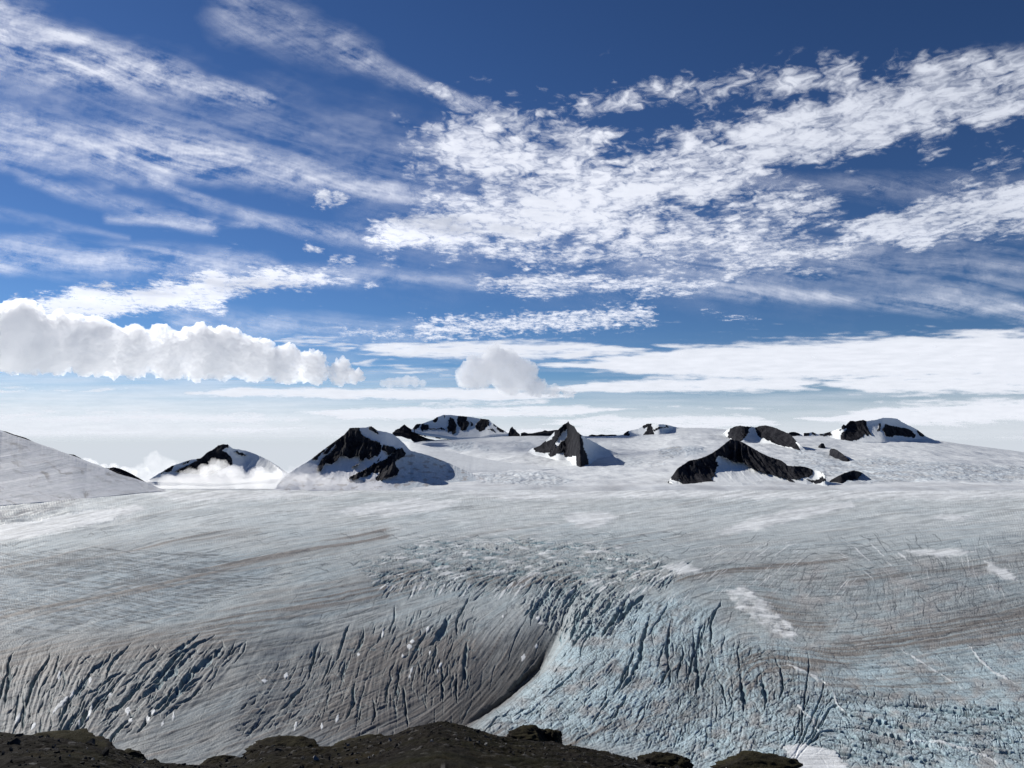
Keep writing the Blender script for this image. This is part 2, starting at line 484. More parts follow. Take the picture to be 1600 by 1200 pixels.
# thin dark foliation lines along the flow
P_FL = [(0, 1010), (200, 985), (420, 950), (600, 925), (760, 950), (850, 985), (835, 1050), (720, 1140), (500, 1180), (0, 1160)]
P_FR = [(1060, 890), (1250, 850), (1620, 840), (1620, 1010), (1400, 1040), (1230, 1060), (1150, 1040), (1120, 960)]
P_FM = [(0, 800), (500, 790), (900, 790), (820, 835), (600, 860), (480, 940), (200, 985), (0, 1010)]
crevasses(P_FL, 900, (16, 90), (.5, .95), (.35, 1), .06, LIN, None, True)
crevasses(P_FR, 620, (14, 80), (.5, .95), (.3, .9), .08, LIN, None, True)
crevasses(P_FM, 280, (14, 90), (.5, .85), (.2, .7), .06, LIN, None, True)
# snow-filled fractures
crevasses(P_RF, 60, (10, 40), (.5, .95), (.6, .8), .08, SHV)
crevasses([(1040, 860), (1150, 840), (1260, 850), (1260, 900), (1100, 930), (1040, 940)], 50, (10, 40), (.5, .95), (.6, .8), .08, SHV)
crevasses(P_AR, 170, (6, 40), (.8, 1.9), (.8, 1.2), .08, SHV)
crevasses([(560, 840), (700, 800), (900, 810), (1000, 850), (700, 850)], 70, (10, 50), (.5, .8), (.7, .9), .08, SHV)
def strip(pts, w, target=SHV):
    q = [np.array(pts[0], float)]
    for p0, p1 in zip(pts[:-1], pts[1:]):
        n = max(1, int(math.hypot(p1[0] - p0[0], p1[1] - p0[1]) / 5))
        for k in range(1, n + 1): q.append(np.array(p0) + (np.array(p1) - np.array(p0)) * k / n + rc.normal(0, .7, 2))
    stamp(np.array(q), w, 1. if target is SHV else 6., target, .4)
for s, w in (([(1225, 1035), (1260, 1050), (1298, 1072)], 1.8), ([(1298, 1072), (1310, 1100), (1330, 1120)], 1.2), ([(1510, 1005), (1545, 1045), (1590, 1070)], 1.6), ([(1400, 1010), (1450, 1040), (1510, 1080)], 1.1),
             ([(1395, 1155), (1470, 1158), (1540, 1180), (1580, 1205)], 2.0), ([(1240, 1095), (1270, 1125), (1285, 1150)], 1.6), ([(1400, 860), (1427, 884)], 1.5), ([(1330, 850), (1362, 880)], 1.4), ([(1360, 848), (1384, 872)], 1.2)):
    strip(s, w)
# the handful of long cracks one can pick out by eye
for s, w in (([(1016, 960), (1003, 1000), (1000, 1025), (985, 1060), (966, 1083)], 2.6), ([(1047, 980), (1043, 1010), (1044, 1045), (1030, 1075)], 2.2), ([(1156, 1053), (1163, 1095), (1162, 1110)], 3.4),
             ([(1190, 1058), (1197, 1085), (1195, 1110)], 3.2), ([(1083, 1000), (1087, 1030), (1092, 1060), (1085, 1090)], 2.8), ([(730, 1003), (726, 1035), (727, 1067)], 2.6), ([(706, 958), (692, 985), (672, 1008)], 3.0),
             ([(350, 1007), (335, 1025), (300, 1050), (268, 1090)], 3.4), ([(305, 1015), (280, 1040), (255, 1062), (215, 1095)], 3.4), ([(630, 1072), (634, 1105), (637, 1135)], 1.8), ([(690, 1040), (692, 1095)], 1.8),
             ([(713, 1050), (714, 1100)], 1.5), ([(1313, 1113), (1375, 1128), (1440, 1140)], 2.2), ([(1330, 1135), (1400, 1150), (1470, 1172)], 2.2)):
    strip(s, w, CUT)
print('crevasses cut')

# blocky fracture skin
vx = X2 / 11 + .8 * fbm(X2 / 30, Y2 / 40, 2, 41); vy = Y2 / 24 + .8 * fbm(X2 / 30, Y2 / 40, 2, 42)
c1, e1, r1 = cells(vx, vy, 5)
vx = X2 / 4.6 + .8 * fbm(X2 / 12, Y2 / 16, 2, 43); vy = Y2 / 10 + .8 * fbm(X2 / 12, Y2 / 16, 2, 44)
c2, e2, r2 = cells(vx, vy, 6)
def soft(poly, s=22):
    return 1 - sstep(-s, s, polydist(DX, DY, poly) + 9 * fbm(DX / 40, DY / 25, 3, 12))
mRight = np.maximum(soft(P_RL), np.maximum(soft(P_RM, 30), soft(P_RB, 30)))
mArch = soft(P_AR, 16)
mLL = soft(P_LL, 14); mML = soft(P_ML, 18); mSer = soft(P_SER, 10); mDK = soft(P_DK, 24); mRF = soft(P_RF, 20); mLF = soft(P_LF, 26)
mUp = 1 - sstep(800, 850, DY)
mRside = sstep(1050, 1250, DX) * sstep(850, 900, DY)

blocky = np.clip(.25 + .75 * mRight + .9 * mArch + .5 * mRside + .5 * mSer, 0, 1.2) * (1 - .85 * mUp) * (1 - .7 * mDK) * (1 - .45 * soft(P_RB, 30))
far = np.clip(Y2 / 1500, .6, 3)
fade = sstep(2400, 1100, Y2)
HZ = MZ - CUT - .35 * LIN
fade2 = sstep(3300, 1900, Y2)
HZ = HZ + fade2 * blocky * (-.75 * np.clip(1 - e1 / .14, 0, 1) - .28 * fade * np.clip(1 - e2 / .18, 0, 1) + .42 * (r1 - .5) + .14 * fade * (r2 - .5))
HZ = HZ + mArch * (2.7 * (r1 - .5) + 1.5 * (r2 - .5)) * np.clip(.55 + 1.6 * fbm(DX / 60, DY / 16, 3, 71), 0, 1.5) + mSer * (2.6 * (r2 - .5) + 2.4 * (r1 - .5))
HZ = HZ + rib * (.06 * fade + .25 * mLL + .16 * mML + .6 * mSer + .10 * mRight)
HZ = HZ + streak * (.16 / far) * (.5 + .5 * mLF + .6 * mDK) + bands * .22 * far
HZ = HZ + 1.3 * fbm(X2 / 26, Y2 / 40, 2, 15) * (1 - .6 * mUp) * (1 - .5 * mDK) * fade2
rough = 1.0 * ridged(X2 / 9, Y2 / 14, 3, 19) * (.4 + .5 * mRight + .6 * mArch) * (1 - .7 * mUp)
HZ = HZ - .22 * rough * fade
_lf = np.exp(-((DX - 40) / 170) ** 2 - ((DY - 808) / 26) ** 2)
HZ = HZ + _lf * (16 * fbm(X2 / 150, Y2 / 260, 3, 72) + 5 * fbm(X2 / 40, Y2 / 80, 3, 73))

# snow patches lying on the ice
SNOW = [[(1130, 920), (1165, 918), (1190, 935), (1215, 960), (1245, 985), (1240, 1000), (1205, 985), (1180, 965), (1150, 945)],
        [(1225, 1168), (1260, 1163), (1300, 1172), (1330, 1205), (1250, 1208), (1236, 1185)],
        [(560, 790), (640, 780), (720, 782), (690, 796), (600, 806), (520, 800)],
        [(880, 806), (940, 798), (965, 806), (940, 822), (900, 824)],
        [(1120, 833), (1170, 812), (1240, 796), (1330, 783), (1340, 790), (1260, 808), (1180, 828), (1130, 836)],
        [(1455, 808), (1490, 803), (1520, 808), (1490, 814)],
        [(1410, 862), (1480, 858), (1520, 863), (1470, 870)], [(1540, 878), (1575, 890), (1590, 905), (1570, 905), (1545, 890)],
        [(1040, 885), (1075, 880), (1095, 892), (1060, 898)],
        [(-20, 822), (60, 812), (130, 800), (210, 790), (230, 795), (150, 818), (60, 838), (-20, 846)],
        [(240, 772), (420, 768), (560, 772), (400, 780), (280, 782)], [(700, 770), (1000, 766), (1250, 770), (1400, 766), (1640, 768), (1640, 779), (1300, 780), (1000, 777), (800, 781)]]
sm = np.zeros((NR, NC), f4)
wx = DX + 9 * fbm(DX / 26, DY / 9, 3, 51); wy = DY + 4.5 * fbm(DX / 26, DY / 9, 3, 52)
for k, p in enumerate(SNOW):
    d = polydist(wx, wy, p)
    s = 1 - sstep(-3, 4, d + 2.5 * fbm(DX / 9, DY / 4, 3, 53))
    if k >= 2: s = s * (.8 if k not in (7,) else .85)
    if k == 0: s = s * np.clip(.55 + 1.2 * fbm(DX / 20, DY / 7, 3, 54), .15, .9)
    sm = np.maximum(sm, s)
# slivers of snow that fell into the big crevasses
for x, y, w, h, t in ((28, 1122, 4, 12, .5), (95, 1100, 4, 22, .75), (140, 1112, 3.5, 17, .3), (141, 1062, 3, 8, .2), (92, 1056, 3, 9, .2), (200, 1110, 5, 9, .25), (204, 1124, 4.5, 5, .9), (231, 1122, 4, 6, 0), (239, 1112, 4.5, 5, .6),
                      (254, 1131, 2.5, 5, .4), (271, 1120, 2.2, 9, .1), (112, 1085, 2.4, 9, .6), (52, 1135, 4, 8, .5), (172, 1085, 2.5, 6, .5), (124, 1128, 2, 7, .1), (413, 1064, 6, 3.5, 0), (447, 1055, 5, 5, .3), (462, 1134, 3, 9, .3), (503, 1135, 2.4, 7, 0),
                      (527, 1123, 3.2, 8, .3), (640, 1010, 6, 5, 0), (644, 1002, 4, 4, 0), (629, 1025, 2.5, 4, 0), (598, 990, 2.2, 9, .1), (668, 983, 2.5, 6, .3), (643, 1048, 3, 6, .3), (640, 1057, 3, 4, .3), (688, 1040, 2.8, 7, .3),
                      (684, 1048, 2.5, 4, .2), (560, 1022, 3, 3, 0), (841, 966, 5, 4, .4), (845, 974, 6, 2.5, 0), (818, 1027, 8, 4, -1.2), (838, 1010, 3, 4, .3), (672, 1019, 2.4, 5, .2), (786, 963, 2.5, 3, 0)):
    ca, sa = math.cos(t), math.sin(t)
    dx = DX - x; dy = DY - y
    u = dx * ca + dy * sa; v = -dx * sa + dy * ca
    g = (np.abs(u / (w * .8)) ** 1.3 + np.abs(v / (h * .9)) ** 1.1) + .75 * fbm(DX / 5, DY / 5, 3, 60)
    sm = np.maximum(sm, 1 - sstep(.75, 1.1, g))
sm = np.maximum(sm, np.clip(SHV, 0, 1) * .7)
big_snow = sm > .5
HZ = HZ + .7 * sm
HZ = np.where(big_snow, HZ * .2 + (MZ + .3) * .8, HZ)

# ---- colours: the ice's own (dirt, blue ice, firn, snow) plus painted crack and cleft shade
grey = np.array((.375, .408, .408), f4); blue = np.array((.335, .415, .445), f4); firn = np.array((.645, .68, .675), f4)
dirt = np.array((.20, .187, .172), f4); snow = np.array((.73, .75, .75), f4); deep = np.array((.125, .215, .25), f4); mud_shade = np.array((.105, .097, .09), f4)
def C(c): return c[None, None, :]
def lerp(base, c, t): return base + (C(c) - base) * np.clip(t, 0, 1)[..., None].astype(f4)
colr = np.broadcast_to(C(grey), (NR, NC, 3)).astype(f4).copy()
nz = fbm(DX / 120, DY / 45, 4, 22)
blu = np.clip(.25 + .9 * nz + .75 * mRight + .45 * mRside * sstep(980, 1060, DY) + .4 * mLF + .35 * sstep(.2, .9, -broad), 0, 1)
colr = lerp(colr, blue, blu * .85)
colr = lerp(colr, np.array((.49, .63, .68), f4), np.maximum(mRight, .75 * mRside * sstep(960, 1060, DY)) * np.clip(.75 + .6 * fbm(DX / 70, DY / 40, 3, 24), 0, 1))
colr = lerp(colr, np.array((.40, .395, .385), f4), np.maximum(mRight, mRside) * np.clip(1.9 * fbm(DX / 46, DY / 22, 4, 25) + .12, 0, .8))
colr = lerp(colr, np.array((.27, .335, .375), f4), mLF * .65)
colr = lerp(colr, deep, mArch * sstep(.12, .42, fbm(DX / 13, DY / 5, 4, 26)) * .75)
colr = lerp(colr, firn, sstep(900, 775, DY) * (.68 + .4 * fbm(DX / 90, DY / 10, 4, 23)))
# dirt: bands along the flow, and the two big dark bands
bandm = np.zeros((NR, NC))
for line, w, k in (([(600, 835), (440, 868), (250, 912), (100, 945), (0, 965)], 9, .75), ([(640, 905), (420, 960), (250, 1000), (60, 1030), (0, 1042)], 22, .5), ([(1640, 950), (1520, 975), (1400, 1003), (1260, 1035), (1160, 1035)], 20, .75),
                   ([(1640, 985), (1560, 990), (1440, 1012)], 6, .7), ([(1640, 868), (1480, 890), (1330, 905)], 6, .35), ([(1320, 870), (1180, 888), (1060, 905)], 6, .6), ([(1280, 975), (1240, 965), (1200, 940)], 16, .55), ([(400, 830), (250, 850), (0, 890)], 9, .4), ([(900, 905), (800, 910), (740, 905)], 12, .6),
                   ([(900, 1150), (1000, 1130), (1100, 1110)], 14, .35), ([(760, 1150), (860, 1150), (900, 1165)], 12, .6), ([(1050, 1050), (1150, 1075), (1230, 1060)], 34, .35), ([(1480, 1060), (1350, 1080), (1290, 1060)], 20, .35)):
    d, t = linedist(DX, DY, line)
    bandm = np.maximum(bandm, 1.3 * k * np.exp(-(np.abs(d) / w) ** 2) * (.75 + .5 * np.clip(bands, -1, 1)))
dm = bandm + .20 * np.clip(bands - .35, 0, 2) + .10 * np.clip(streak, 0, 2) * (1 - .5 * mUp)
dm = dm + mDK * (.45 + .15 * bands) + (mLL * .25 + mML * .3) * (.7 + .3 * streak) + .3 * mArch * np.clip(.3 + fbm(DX / 18, DY / 6, 3, 27), 0, 1)
dm = dm + .42 * sstep(960, 1010, DY) * (1 - sstep(700, 840, DX)) 
colr = lerp(colr, dirt, dm)
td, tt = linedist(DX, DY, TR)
colr = lerp(colr, mud_shade, np.where(td < 0, 1 - sstep(4, 78, -td + 20 * fbm(DX / 30, DY / 30, 3, 33) + 5 * bands), 1 - sstep(-6, 16, td)) * .9 * sstep(945, 1040, DY))  # slope into the cleft: its shade painted in along with the dirt
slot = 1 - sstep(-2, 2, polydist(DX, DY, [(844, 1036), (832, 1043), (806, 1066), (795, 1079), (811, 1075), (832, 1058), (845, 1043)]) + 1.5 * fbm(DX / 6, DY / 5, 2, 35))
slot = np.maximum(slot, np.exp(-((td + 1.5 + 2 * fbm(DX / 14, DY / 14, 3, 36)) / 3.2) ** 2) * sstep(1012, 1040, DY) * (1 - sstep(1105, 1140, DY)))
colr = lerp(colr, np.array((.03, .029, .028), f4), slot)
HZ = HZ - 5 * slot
colr = lerp(colr, firn, np.where(td > 0, (1 - sstep(25, 110, td)) * sstep(4, 16, td), 0) * .06 * sstep(980, 1060, DY))
# grit and painted shade along the fine cracks, blue ice deep in the big ones
crack = np.clip(CUT / 2.2, 0, 1)
colr = lerp(colr, mud_shade, fade * blocky * .40 * np.clip(1 - e2 / .12, 0, 1) + blocky * .55 * fade2 * np.clip(1 - e1 / .09, 0, 1))
colr = lerp(colr, deep, np.clip(crack * .75, 0, .8))
colr = lerp(colr, np.array((.075, .085, .092), f4), np.clip(LIN, 0, 1) * .80)
colr = lerp(colr, blue * .8, np.clip(CUT / 5 - .5, 0, 1) * .5)
colr = lerp(colr, np.array((.66, .69, .69), f4), (1 - sstep(764, 776, DY + 5 * fbm(DX / 70, DY / 8, 4, 64))) * .8)
gul = 1 - sstep(-4, 8, polydist(DX, DY, [(-60, 806), (20, 800), (70, 790), (118, 776), (128, 780), (96, 792), (50, 806), (10, 818), (-60, 826)]) + 6 * fbm(DX / 18, DY / 6, 3, 65))
colr = lerp(colr, np.array((.16, .165, .18), f4), gul * np.clip(.55 + .5 * streak + .8 * fbm(DX / 10, DY / 4, 3, 66), 0, 1) * .8)
colr = lerp(colr, snow, sm)
colr = 1.0 * colr * (1 + .10 * streak[..., None].astype(f4).clip(-2, 2) + .05 * bands[..., None].astype(f4).clip(-2, 2)) * (1 + (.10 * fade * fbm(X2 / 5, Y2 / 9, 2, 61) + (.10 + .10 * mUp) * fbm(DX / 9 + DY / 14, DY / 2.8, 2, 62) + .08 * fbm(DX / 34, DY / 5, 3, 63))[..., None])

ICE, nt, b = material('glacier_ice')
tc = nt.new('ShaderNodeTexCoord').outputs['Object']
g1 = nt.noise(tc, .35, 5, .62); g2 = nt.noise(tc, 1.6, 3, .6)
n = nt.new('ShaderNodeMix', data_type='RGBA', blend_type='MULTIPLY'); n.inputs[0].default_value = 1
nt.put(n.inputs[6], nt.attr('Col'))
nearf = E(nt, nt.attr('near', 'Fac'))
v = 1 + (nt.lin(.25, .75, g1 * .6 + g2 * .4, .78, 1.18) - 1) * nearf
cc = nt.new('ShaderNodeCombineColor'); [nt.put(cc.inputs[i], v) for i in range(3)]
nt.put(n.inputs[7], cc.outputs[0]); nt.put(b.inputs['Base Color'], n.outputs[2])
b.inputs['Roughness'].default_value = .62; b.inputs['Specular IOR Level'].default_value = .12
bp = nt.new('ShaderNodeBump'); nt.put(bp.inputs['Strength'], nearf * .35); bp.inputs['Distance'].default_value = 1.0
nt.put(bp.inputs['Height'], g1 * .7 + g2 * .3); nt.put(b.inputs['Normal'], bp.outputs[0])

vv = np.stack([X2, Y2, ZG + HZ], -1).reshape(-1, 3)
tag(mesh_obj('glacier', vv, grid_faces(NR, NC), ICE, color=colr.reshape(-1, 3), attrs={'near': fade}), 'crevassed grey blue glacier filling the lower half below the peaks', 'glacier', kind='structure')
# ------------------------------------------------------------------ snowfield behind the glacier
SKY_S = np.array([(-600, 752), (150, 752), (330, 750), (450, 744), (560, 716), (640, 690), (760, 683), (800, 681), (850, 680), (930, 682), (1000, 679), (1050, 669), (1100, 667), (1150, 672), (1260, 679), (1330, 683), (1450, 686), (1520, 695), (1600, 706), (1700, 716), (2300, 735)], float)
_sx = np.arange(-800, 2500, 4.); _k = np.hanning(25); _k /= _k.sum()
_sy = np.convolve(np.pad(np.interp(_sx, SKY_S[:, 0], SKY_S[:, 1]), 12, mode='edge'), _k, mode='valid')
YS0, YS1 = 5350.0, 13500.0
def sf_py(px, Y):
    """displayed row of the smooth snowfield at distance Y"""
    u = np.clip((Y - YS0) / (YS1 - YS0), 0, 1) * 1.0
    top = np.interp(px, _sx, _sy)
    return 765.5 + (top - 765.5) * (u ** .82)
def sf_z(a, Y):
    px = 800 + F * a * 1.008
    return ab(px, sf_py(px, Y))[1] * Y

sa = (np.concatenate([np.arange(-700, -20, 9), np.arange(-20, 1620, 1.15 / RES), np.arange(1620, 2400, 9)]) - 800) / F * .99
ty = np.linspace(0, 1, int(400 * RES))
sY = YS0 - 60 + (YS1 - YS0 + 60) * (ty ** 1.35)
SA, SY = np.meshgrid(sa, sY)
SX = SA * SY
SZ = sf_z(SA, SY)
_ko = 320 * fbm(SX / 420, SY / 2000, 3, 199); _k = sstep(YS0 + 20 + .25 * _ko, YS0 + 360 + .25 * _ko, SY); SZ = np.minimum(SZ, -318 + (SZ + 318) * _k)
SPX, SPY = pix(SX, SY, SZ)
up = sstep(YS0, YS0 + 900, SY)
SZ = SZ + up * (40 * fbm(SX / 900, SY / 1300, 3, 201) + 18 * fbm(SX / 300, SY / 520, 3, 202) + 2.2 * fbm(SX / 70, SY / 240, 3, 203)) * (1 - .6 * sstep(12500, 13400, SY))
# crevassed steps in the snowfield, where the photograph shows them
SCR = [([(655, 715), (672, 695), (690, 702), (720, 715), (700, 728), (660, 735)], 1., .5), ([(700, 694), (742, 690), (735, 705), (705, 703)], 1., .1), ([(748, 698), (766, 699), (764, 706), (750, 705)], .8, .1), ([(795, 690), (825, 690), (840, 702), (800, 698)], .5, .2),
       ([(730, 744), (790, 738), (850, 742), (900, 752), (860, 760), (740, 752)], .7, .4), ([(1030, 702), (1060, 696), (1070, 708), (1048, 716), (1030, 712)], 1., .6), ([(1064, 700), (1098, 699), (1104, 708), (1072, 713)], 1., .05),
       ([(1330, 720), (1380, 712), (1440, 722), (1600, 728), (1620, 750), (1420, 752), (1320, 754)], 1., .55), ([(1240, 700), (1290, 708), (1330, 730), (1290, 748), (1240, 725)], .8, .45), ([(1150, 742), (1200, 735), (1230, 752), (1160, 756)], .5, .2),
       ([(900, 712), (1010, 716), (1000, 730), (920, 728)], .6, .2), ([(690, 735), (715, 728), (735, 736), (700, 741)], .6, .8), ([(1010, 722), (1040, 720), (1040, 728), (1015, 730)], .6, .6)]
wx = SPX + 5 * fbm(SPX / 14, SPY / 5, 3, 210); wy = SPY + 2.2 * fbm(SPX / 14, SPY / 5, 3, 211)
scr = np.zeros(SX.shape); sdirt = np.zeros(SX.shape)
for p, k, dk in SCR:
    s = 1 - sstep(-2.5, 3.5, polydist(wx, wy, p))
    scr = np.maximum(scr, s * k); sdirt = np.maximum(sdirt, s * dk)
cr = ridged(SX / 60 + .4 * fbm(SX / 200, SY / 300, 2, 220), SY / 150, 3, 221)
SZ = SZ + scr * 9 * (cr - .3)
_wq = SY + SX * .18 + 160 * fbm(SX / 900, SY / 900, 3, 229)
wind = fbm(SX / 900 + SY / 2500, _wq / 190, 4, 230) * .65 + fbm(SX / 260 + SY / 900, _wq / 70, 3, 231) * .35
sc_ = np.broadcast_to(np.array((.79, .82, .825), f4), SX.shape + (3,)).copy()
sc_ = lerp(sc_, np.array((.60, .62, .65), f4), np.clip(.25 + 1.3 * wind, 0, 1) * .7)
sc_ = lerp(sc_, np.array((.52, .53, .54), f4), sstep(7000, 5600, SY) * np.clip(.45 + 1.5 * fbm(SX / 300, SY / 260, 4, 232), 0, 1) * .8)
sc_ = lerp(sc_, np.array((.50, .58, .64), f4), scr * np.clip(.3 + .9 * cr, 0, 1) * .8)
sc_ = lerp(sc_, np.array((.36, .34, .325), f4), sdirt * np.clip(.35 + 1.6 * fbm(SX / 160, SY / 240, 4, 240), 0, 1))
SNOWM, nt, b = material('snow')
tc = nt.new('ShaderNodeTexCoord').outputs['Object']
g1 = nt.noise(tc, .02, 5, .6)
v = nt.lin(.2, .8, g1, .88, 1.08)
n = nt.new('ShaderNodeMix', data_type='RGBA', blend_type='MULTIPLY'); n.inputs[0].default_value = 1
cc = nt.new('ShaderNodeCombineColor'); [nt.put(cc.inputs[i], v) for i in range(3)]
nt.put(n.inputs[6], nt.attr('Col')); nt.put(n.inputs[7], cc.outputs[0]); nt.put(b.inputs['Base Color'], n.outputs[2])
b.inputs['Roughness'].default_value = .7; b.inputs['Specular IOR Level'].default_value = .2
bp = nt.new('ShaderNodeBump'); bp.inputs['Strength'].default_value = .35; bp.inputs['Distance'].default_value = 9
nt.put(bp.inputs['Height'], g1); nt.put(b.inputs['Normal'], bp.outputs[0])
# behind its skyline the field drops away
V = np.stack([SX, SY, SZ], -1)
last = V[-1].copy(); b1 = last.copy(); b1[:, 1] += 700; b1[:, 0] *= b1[:, 1] / last[:, 1]; b1[:, 2] -= 90; b2 = b1.copy(); b2[:, 1] += 3000; b2[:, 2] -= 900
V = np.concatenate([V, b1[None], b2[None]], 0)
cS = np.concatenate([sc_, sc_[-1:], sc_[-1:]], 0)
tag(mesh_obj('snowfield', V.reshape(-1, 3), grid_faces(*V.shape[:2]), SNOWM, color=cS.reshape(-1, 3)), 'wide white snowfield rising to the rocky peaks behind the glacier', 'snowfield', kind='structure')

# ------------------------------------------------------------------ rock
ROCK, nt, b = material('dark_rock')
tc = nt.new('ShaderNodeTexCoord').outputs['Object']
r1n = nt.noise(tc, .011, 7, .62); r2n = nt.noise(tc, .05, 5, .65)
warp = nt.new('ShaderNodeMapping'); warp.inputs['Scale'].default_value = (.02, .02, .004); warp.inputs['Rotation'].default_value = (0, .5, 0)
nt.put(warp.inputs['Vector'], tc)
r3n = nt.noise(warp.outputs[0], 1.0, 5, .6, 1.5)
nt.put(b.inputs['Base Color'], nt.mixc(nt.smooth(.38, .66, r1n * .45 + r2n * .2 + r3n * .35), (.007, .0078, .0115), (.046, .046, .052)))
b.inputs['Roughness'].default_value = .9; b.inputs['Specular IOR Level'].default_value = .04
bp = nt.new('ShaderNodeBump'); bp.inputs['Strength'].default_value = .8; bp.inputs['Distance'].default_value = 30
nt.put(bp.inputs['Height'], r1n * .5 + r2n * .25 + r3n * .25); nt.put(b.inputs['Normal'], bp.outputs[0])

def zm(ox, oy, k):
    return lambda *p: [(ox + x / k, oy + y / k) for x, y in zip(p[0::2], p[1::2])]

def foot_dist(px, fy, Yr=None):
    """distance at which the snowfield shows at row fy"""
    Ys = np.linspace(YS0 + 20, YS1 - 50, 500)
    P = sf_py(px[:, None], Ys[None, :])
    out = np.empty(len(px))
    for i in range(len(px)):
        out[i] = np.interp(-fy[i], -P[i], Ys) if P[i, 0] > P[i, -1] + .5 else 9000
    return out

def smooth1(v, n):
    k = np.hanning(2 * n + 3); k /= k.sum()
    return np.convolve(np.pad(v, n + 1, mode='edge'), k, mode='valid')

def mountain(name, label, sky, foot, slope, rocks=None, holes=(), dist=None, jag=.8, relief=.16, seed=0, cat='mountain', group='rocky peaks around the snowfield', step=.62, sm_n=14, kind=None, mats=None, color=None, minw=60, single=False, hollow=(1.35, .6, 2.2)):
    sky = sorted(sky, key=lambda p: p[0]); foot = sorted(foot, key=lambda p: p[0])
    px = np.arange(sky[0][0], sky[-1][0] + step, step / RES)
    sy = np.interp(px, [p[0] for p in sky], [p[1] for p in sky])
    fy = np.interp(px, [p[0] for p in foot], [p[1] for p in foot])
    jg = jag * (fbm(px / 5, px * 0 + seed, 3, seed) + .6 * fbm(px / 1.6, px * 0 + seed, 2, seed + 4)) * sstep(0, 8, fy - sy)
    ed = np.minimum(px - px[0], px[-1] - px) / (step * 8)
    sy = fy - (fy - sy) * np.clip(ed, 0, 1) ** .6
    fy = np.maximum(fy, sy + .4)
    Yf = foot_dist(px, fy) if dist is None else np.interp(px, [d[0] for d in dist], [d[1] for d in dist])
    if dist is None: Yf = np.maximum(Yf, 5730)
    Yf = smooth1(Yf, sm_n)
    a = ab(px, (sy + fy) / 2)[0]
    h = (ab(px, sy)[1] - ab(px, fy)[1]) * Yf
    sl_ = np.interp(px, [s[0] for s in slope], [s[1] for s in slope]) if isinstance(slope, (list, tuple)) else slope
    W = smooth1(h / np.tan(np.radians(sl_)), sm_n) * hollow[0] + minw
    nr = int(max(16, np.max(fy - sy) / .62 * RES))
    t = np.linspace(0, 1, nr)[:, None]
    Y = Yf + W * ((1 - hollow[1]) * t + hollow[1] * (1 - (1 - t) ** hollow[2]))
    P = fy + (sy - fy) * t + jg * t ** 7
    PXg = np.broadcast_to(px, P.shape)
    B = ab(PXg, P)[1]
    X = a * Y; Z = B * Y
    H = h.max()
    wpx = 2.6 * fbm(PXg / 7, P / 5, 4, seed + 20, .6) + .9 * fbm(PXg / 1.9, P / 1.9, 2, seed + 21)
    wpy = 2.6 * fbm(PXg / 5, P / 6, 4, seed + 22, .6) + .9 * fbm(PXg / 1.9, P / 1.9, 2, seed + 23)
    if rocks is None: rm = np.ones(P.shape, bool)
    else:
        rm = np.zeros(P.shape, bool)
        Pt = np.maximum(P, sy + 3.4)
        who = np.full(P.shape, -1)
        for k, q in enumerate(rocks):
            hit = inpoly(PXg + wpx, Pt + wpy, q); rm |= hit; who[hit & (who < 0)] = k
        for q in holes: rm &= ~inpoly(PXg + wpx * .6, P + wpy * .6, q)
    # spurs and gullies stand out of the face
    env = np.sin(np.pi * np.clip(t, 0, 1)) ** .5 * (1 - .25 * t)
    u = X / (H * .42) + .5 * fbm(X / H * 1.4, Z / H * 1.4, 3, seed + 30); w = Z / (H * 1.3)
    g = ridged(u, w, 4, seed + 31, .55)
    g2 = ridged(X / (H * .11), Z / (H * .2), 3, seed + 32)
    Y = Y - relief * W * env * g * np.where(rm, 1, .16) - .045 * np.minimum(W, H) * env * g2 * rm
    Z = Z + rm * .012 * H * env * fbm(X / (H * .05), Z / (H * .05), 3, seed + 35)
    X = a * Y
    under = np.stack([a * (Yf - 40), Yf - 40, Z[0] - 45], -1)[None]
    ridge = np.stack([X[-1], Y[-1], Z[-1]], -1)
    backs = []
    for k in range(1, 9):
        s = k / 8
        yb = ridge[:, 1] + W * 1.15 * s + 40 * s
        zb = ridge[:, 2] + (Z[0] - 60 - ridge[:, 2]) * s ** 1.1 + .04 * H * fbm(ridge[:, 0] / (H * .3), ridge[:, 0] * 0 + s * 4, 2, seed + 50) * (1 - s)
        backs.append(np.stack([ridge[:, 0], yb, zb], -1))
    V = np.concatenate([under, np.stack([X, Y, Z], -1), np.stack(backs)], 0)
    M = np.concatenate([rm[:1], rm, np.repeat(rm[-1:], 8, 0)], 0)
    R, Cn = M.shape
    fc = grid_faces(R, Cn)
    fm = M.ravel()[fc].sum(1) >= 2
    base = (float(np.mean(ridge[:, 0])), float(np.mean(Yf)), float(np.min(Z[0])))
    Vf = V.reshape(-1, 3)
    w1 = fbm(Vf[:, 0] / 300, Vf[:, 2] / 60 + Vf[:, 1] / 400, 4, seed + 60)
    cs = np.array((.80, .83, .835), f4)[None] * (1 + .10 * w1[:, None]) if color is None else np.asarray(color(Vf, V, PXg, P))
    both = fm.any() and (~fm).any() and not single
    if not both:
        o = mesh_obj(name, Vf, fc, ROCK if fm.all() or single and rocks is None else SNOWM, color=cs, loc=base)
        return tag(o, label, cat, group, kind)
    root = tag(empty(name, base), label, cat, group, kind)
    wf = np.concatenate([who[:1], who, np.repeat(who[-1:], 8, 0)], 0).ravel()[fc].max(1)
    pieces = [('snow_slope', ~fm, SNOWM)]
    cnt = [int((fm & (wf == k)).sum()) for k in range(len(rocks))]; main = int(np.argmax(cnt))
    for k in range(len(rocks)):
        if k != main and cnt[k] > 12: pieces.append(('rock_patch', fm & (wf == k), ROCK))
    rest = fm.copy()
    for nm, keep, m in pieces[1:]: rest &= ~keep
    pieces.insert(0, ('rock_face', rest, ROCK))
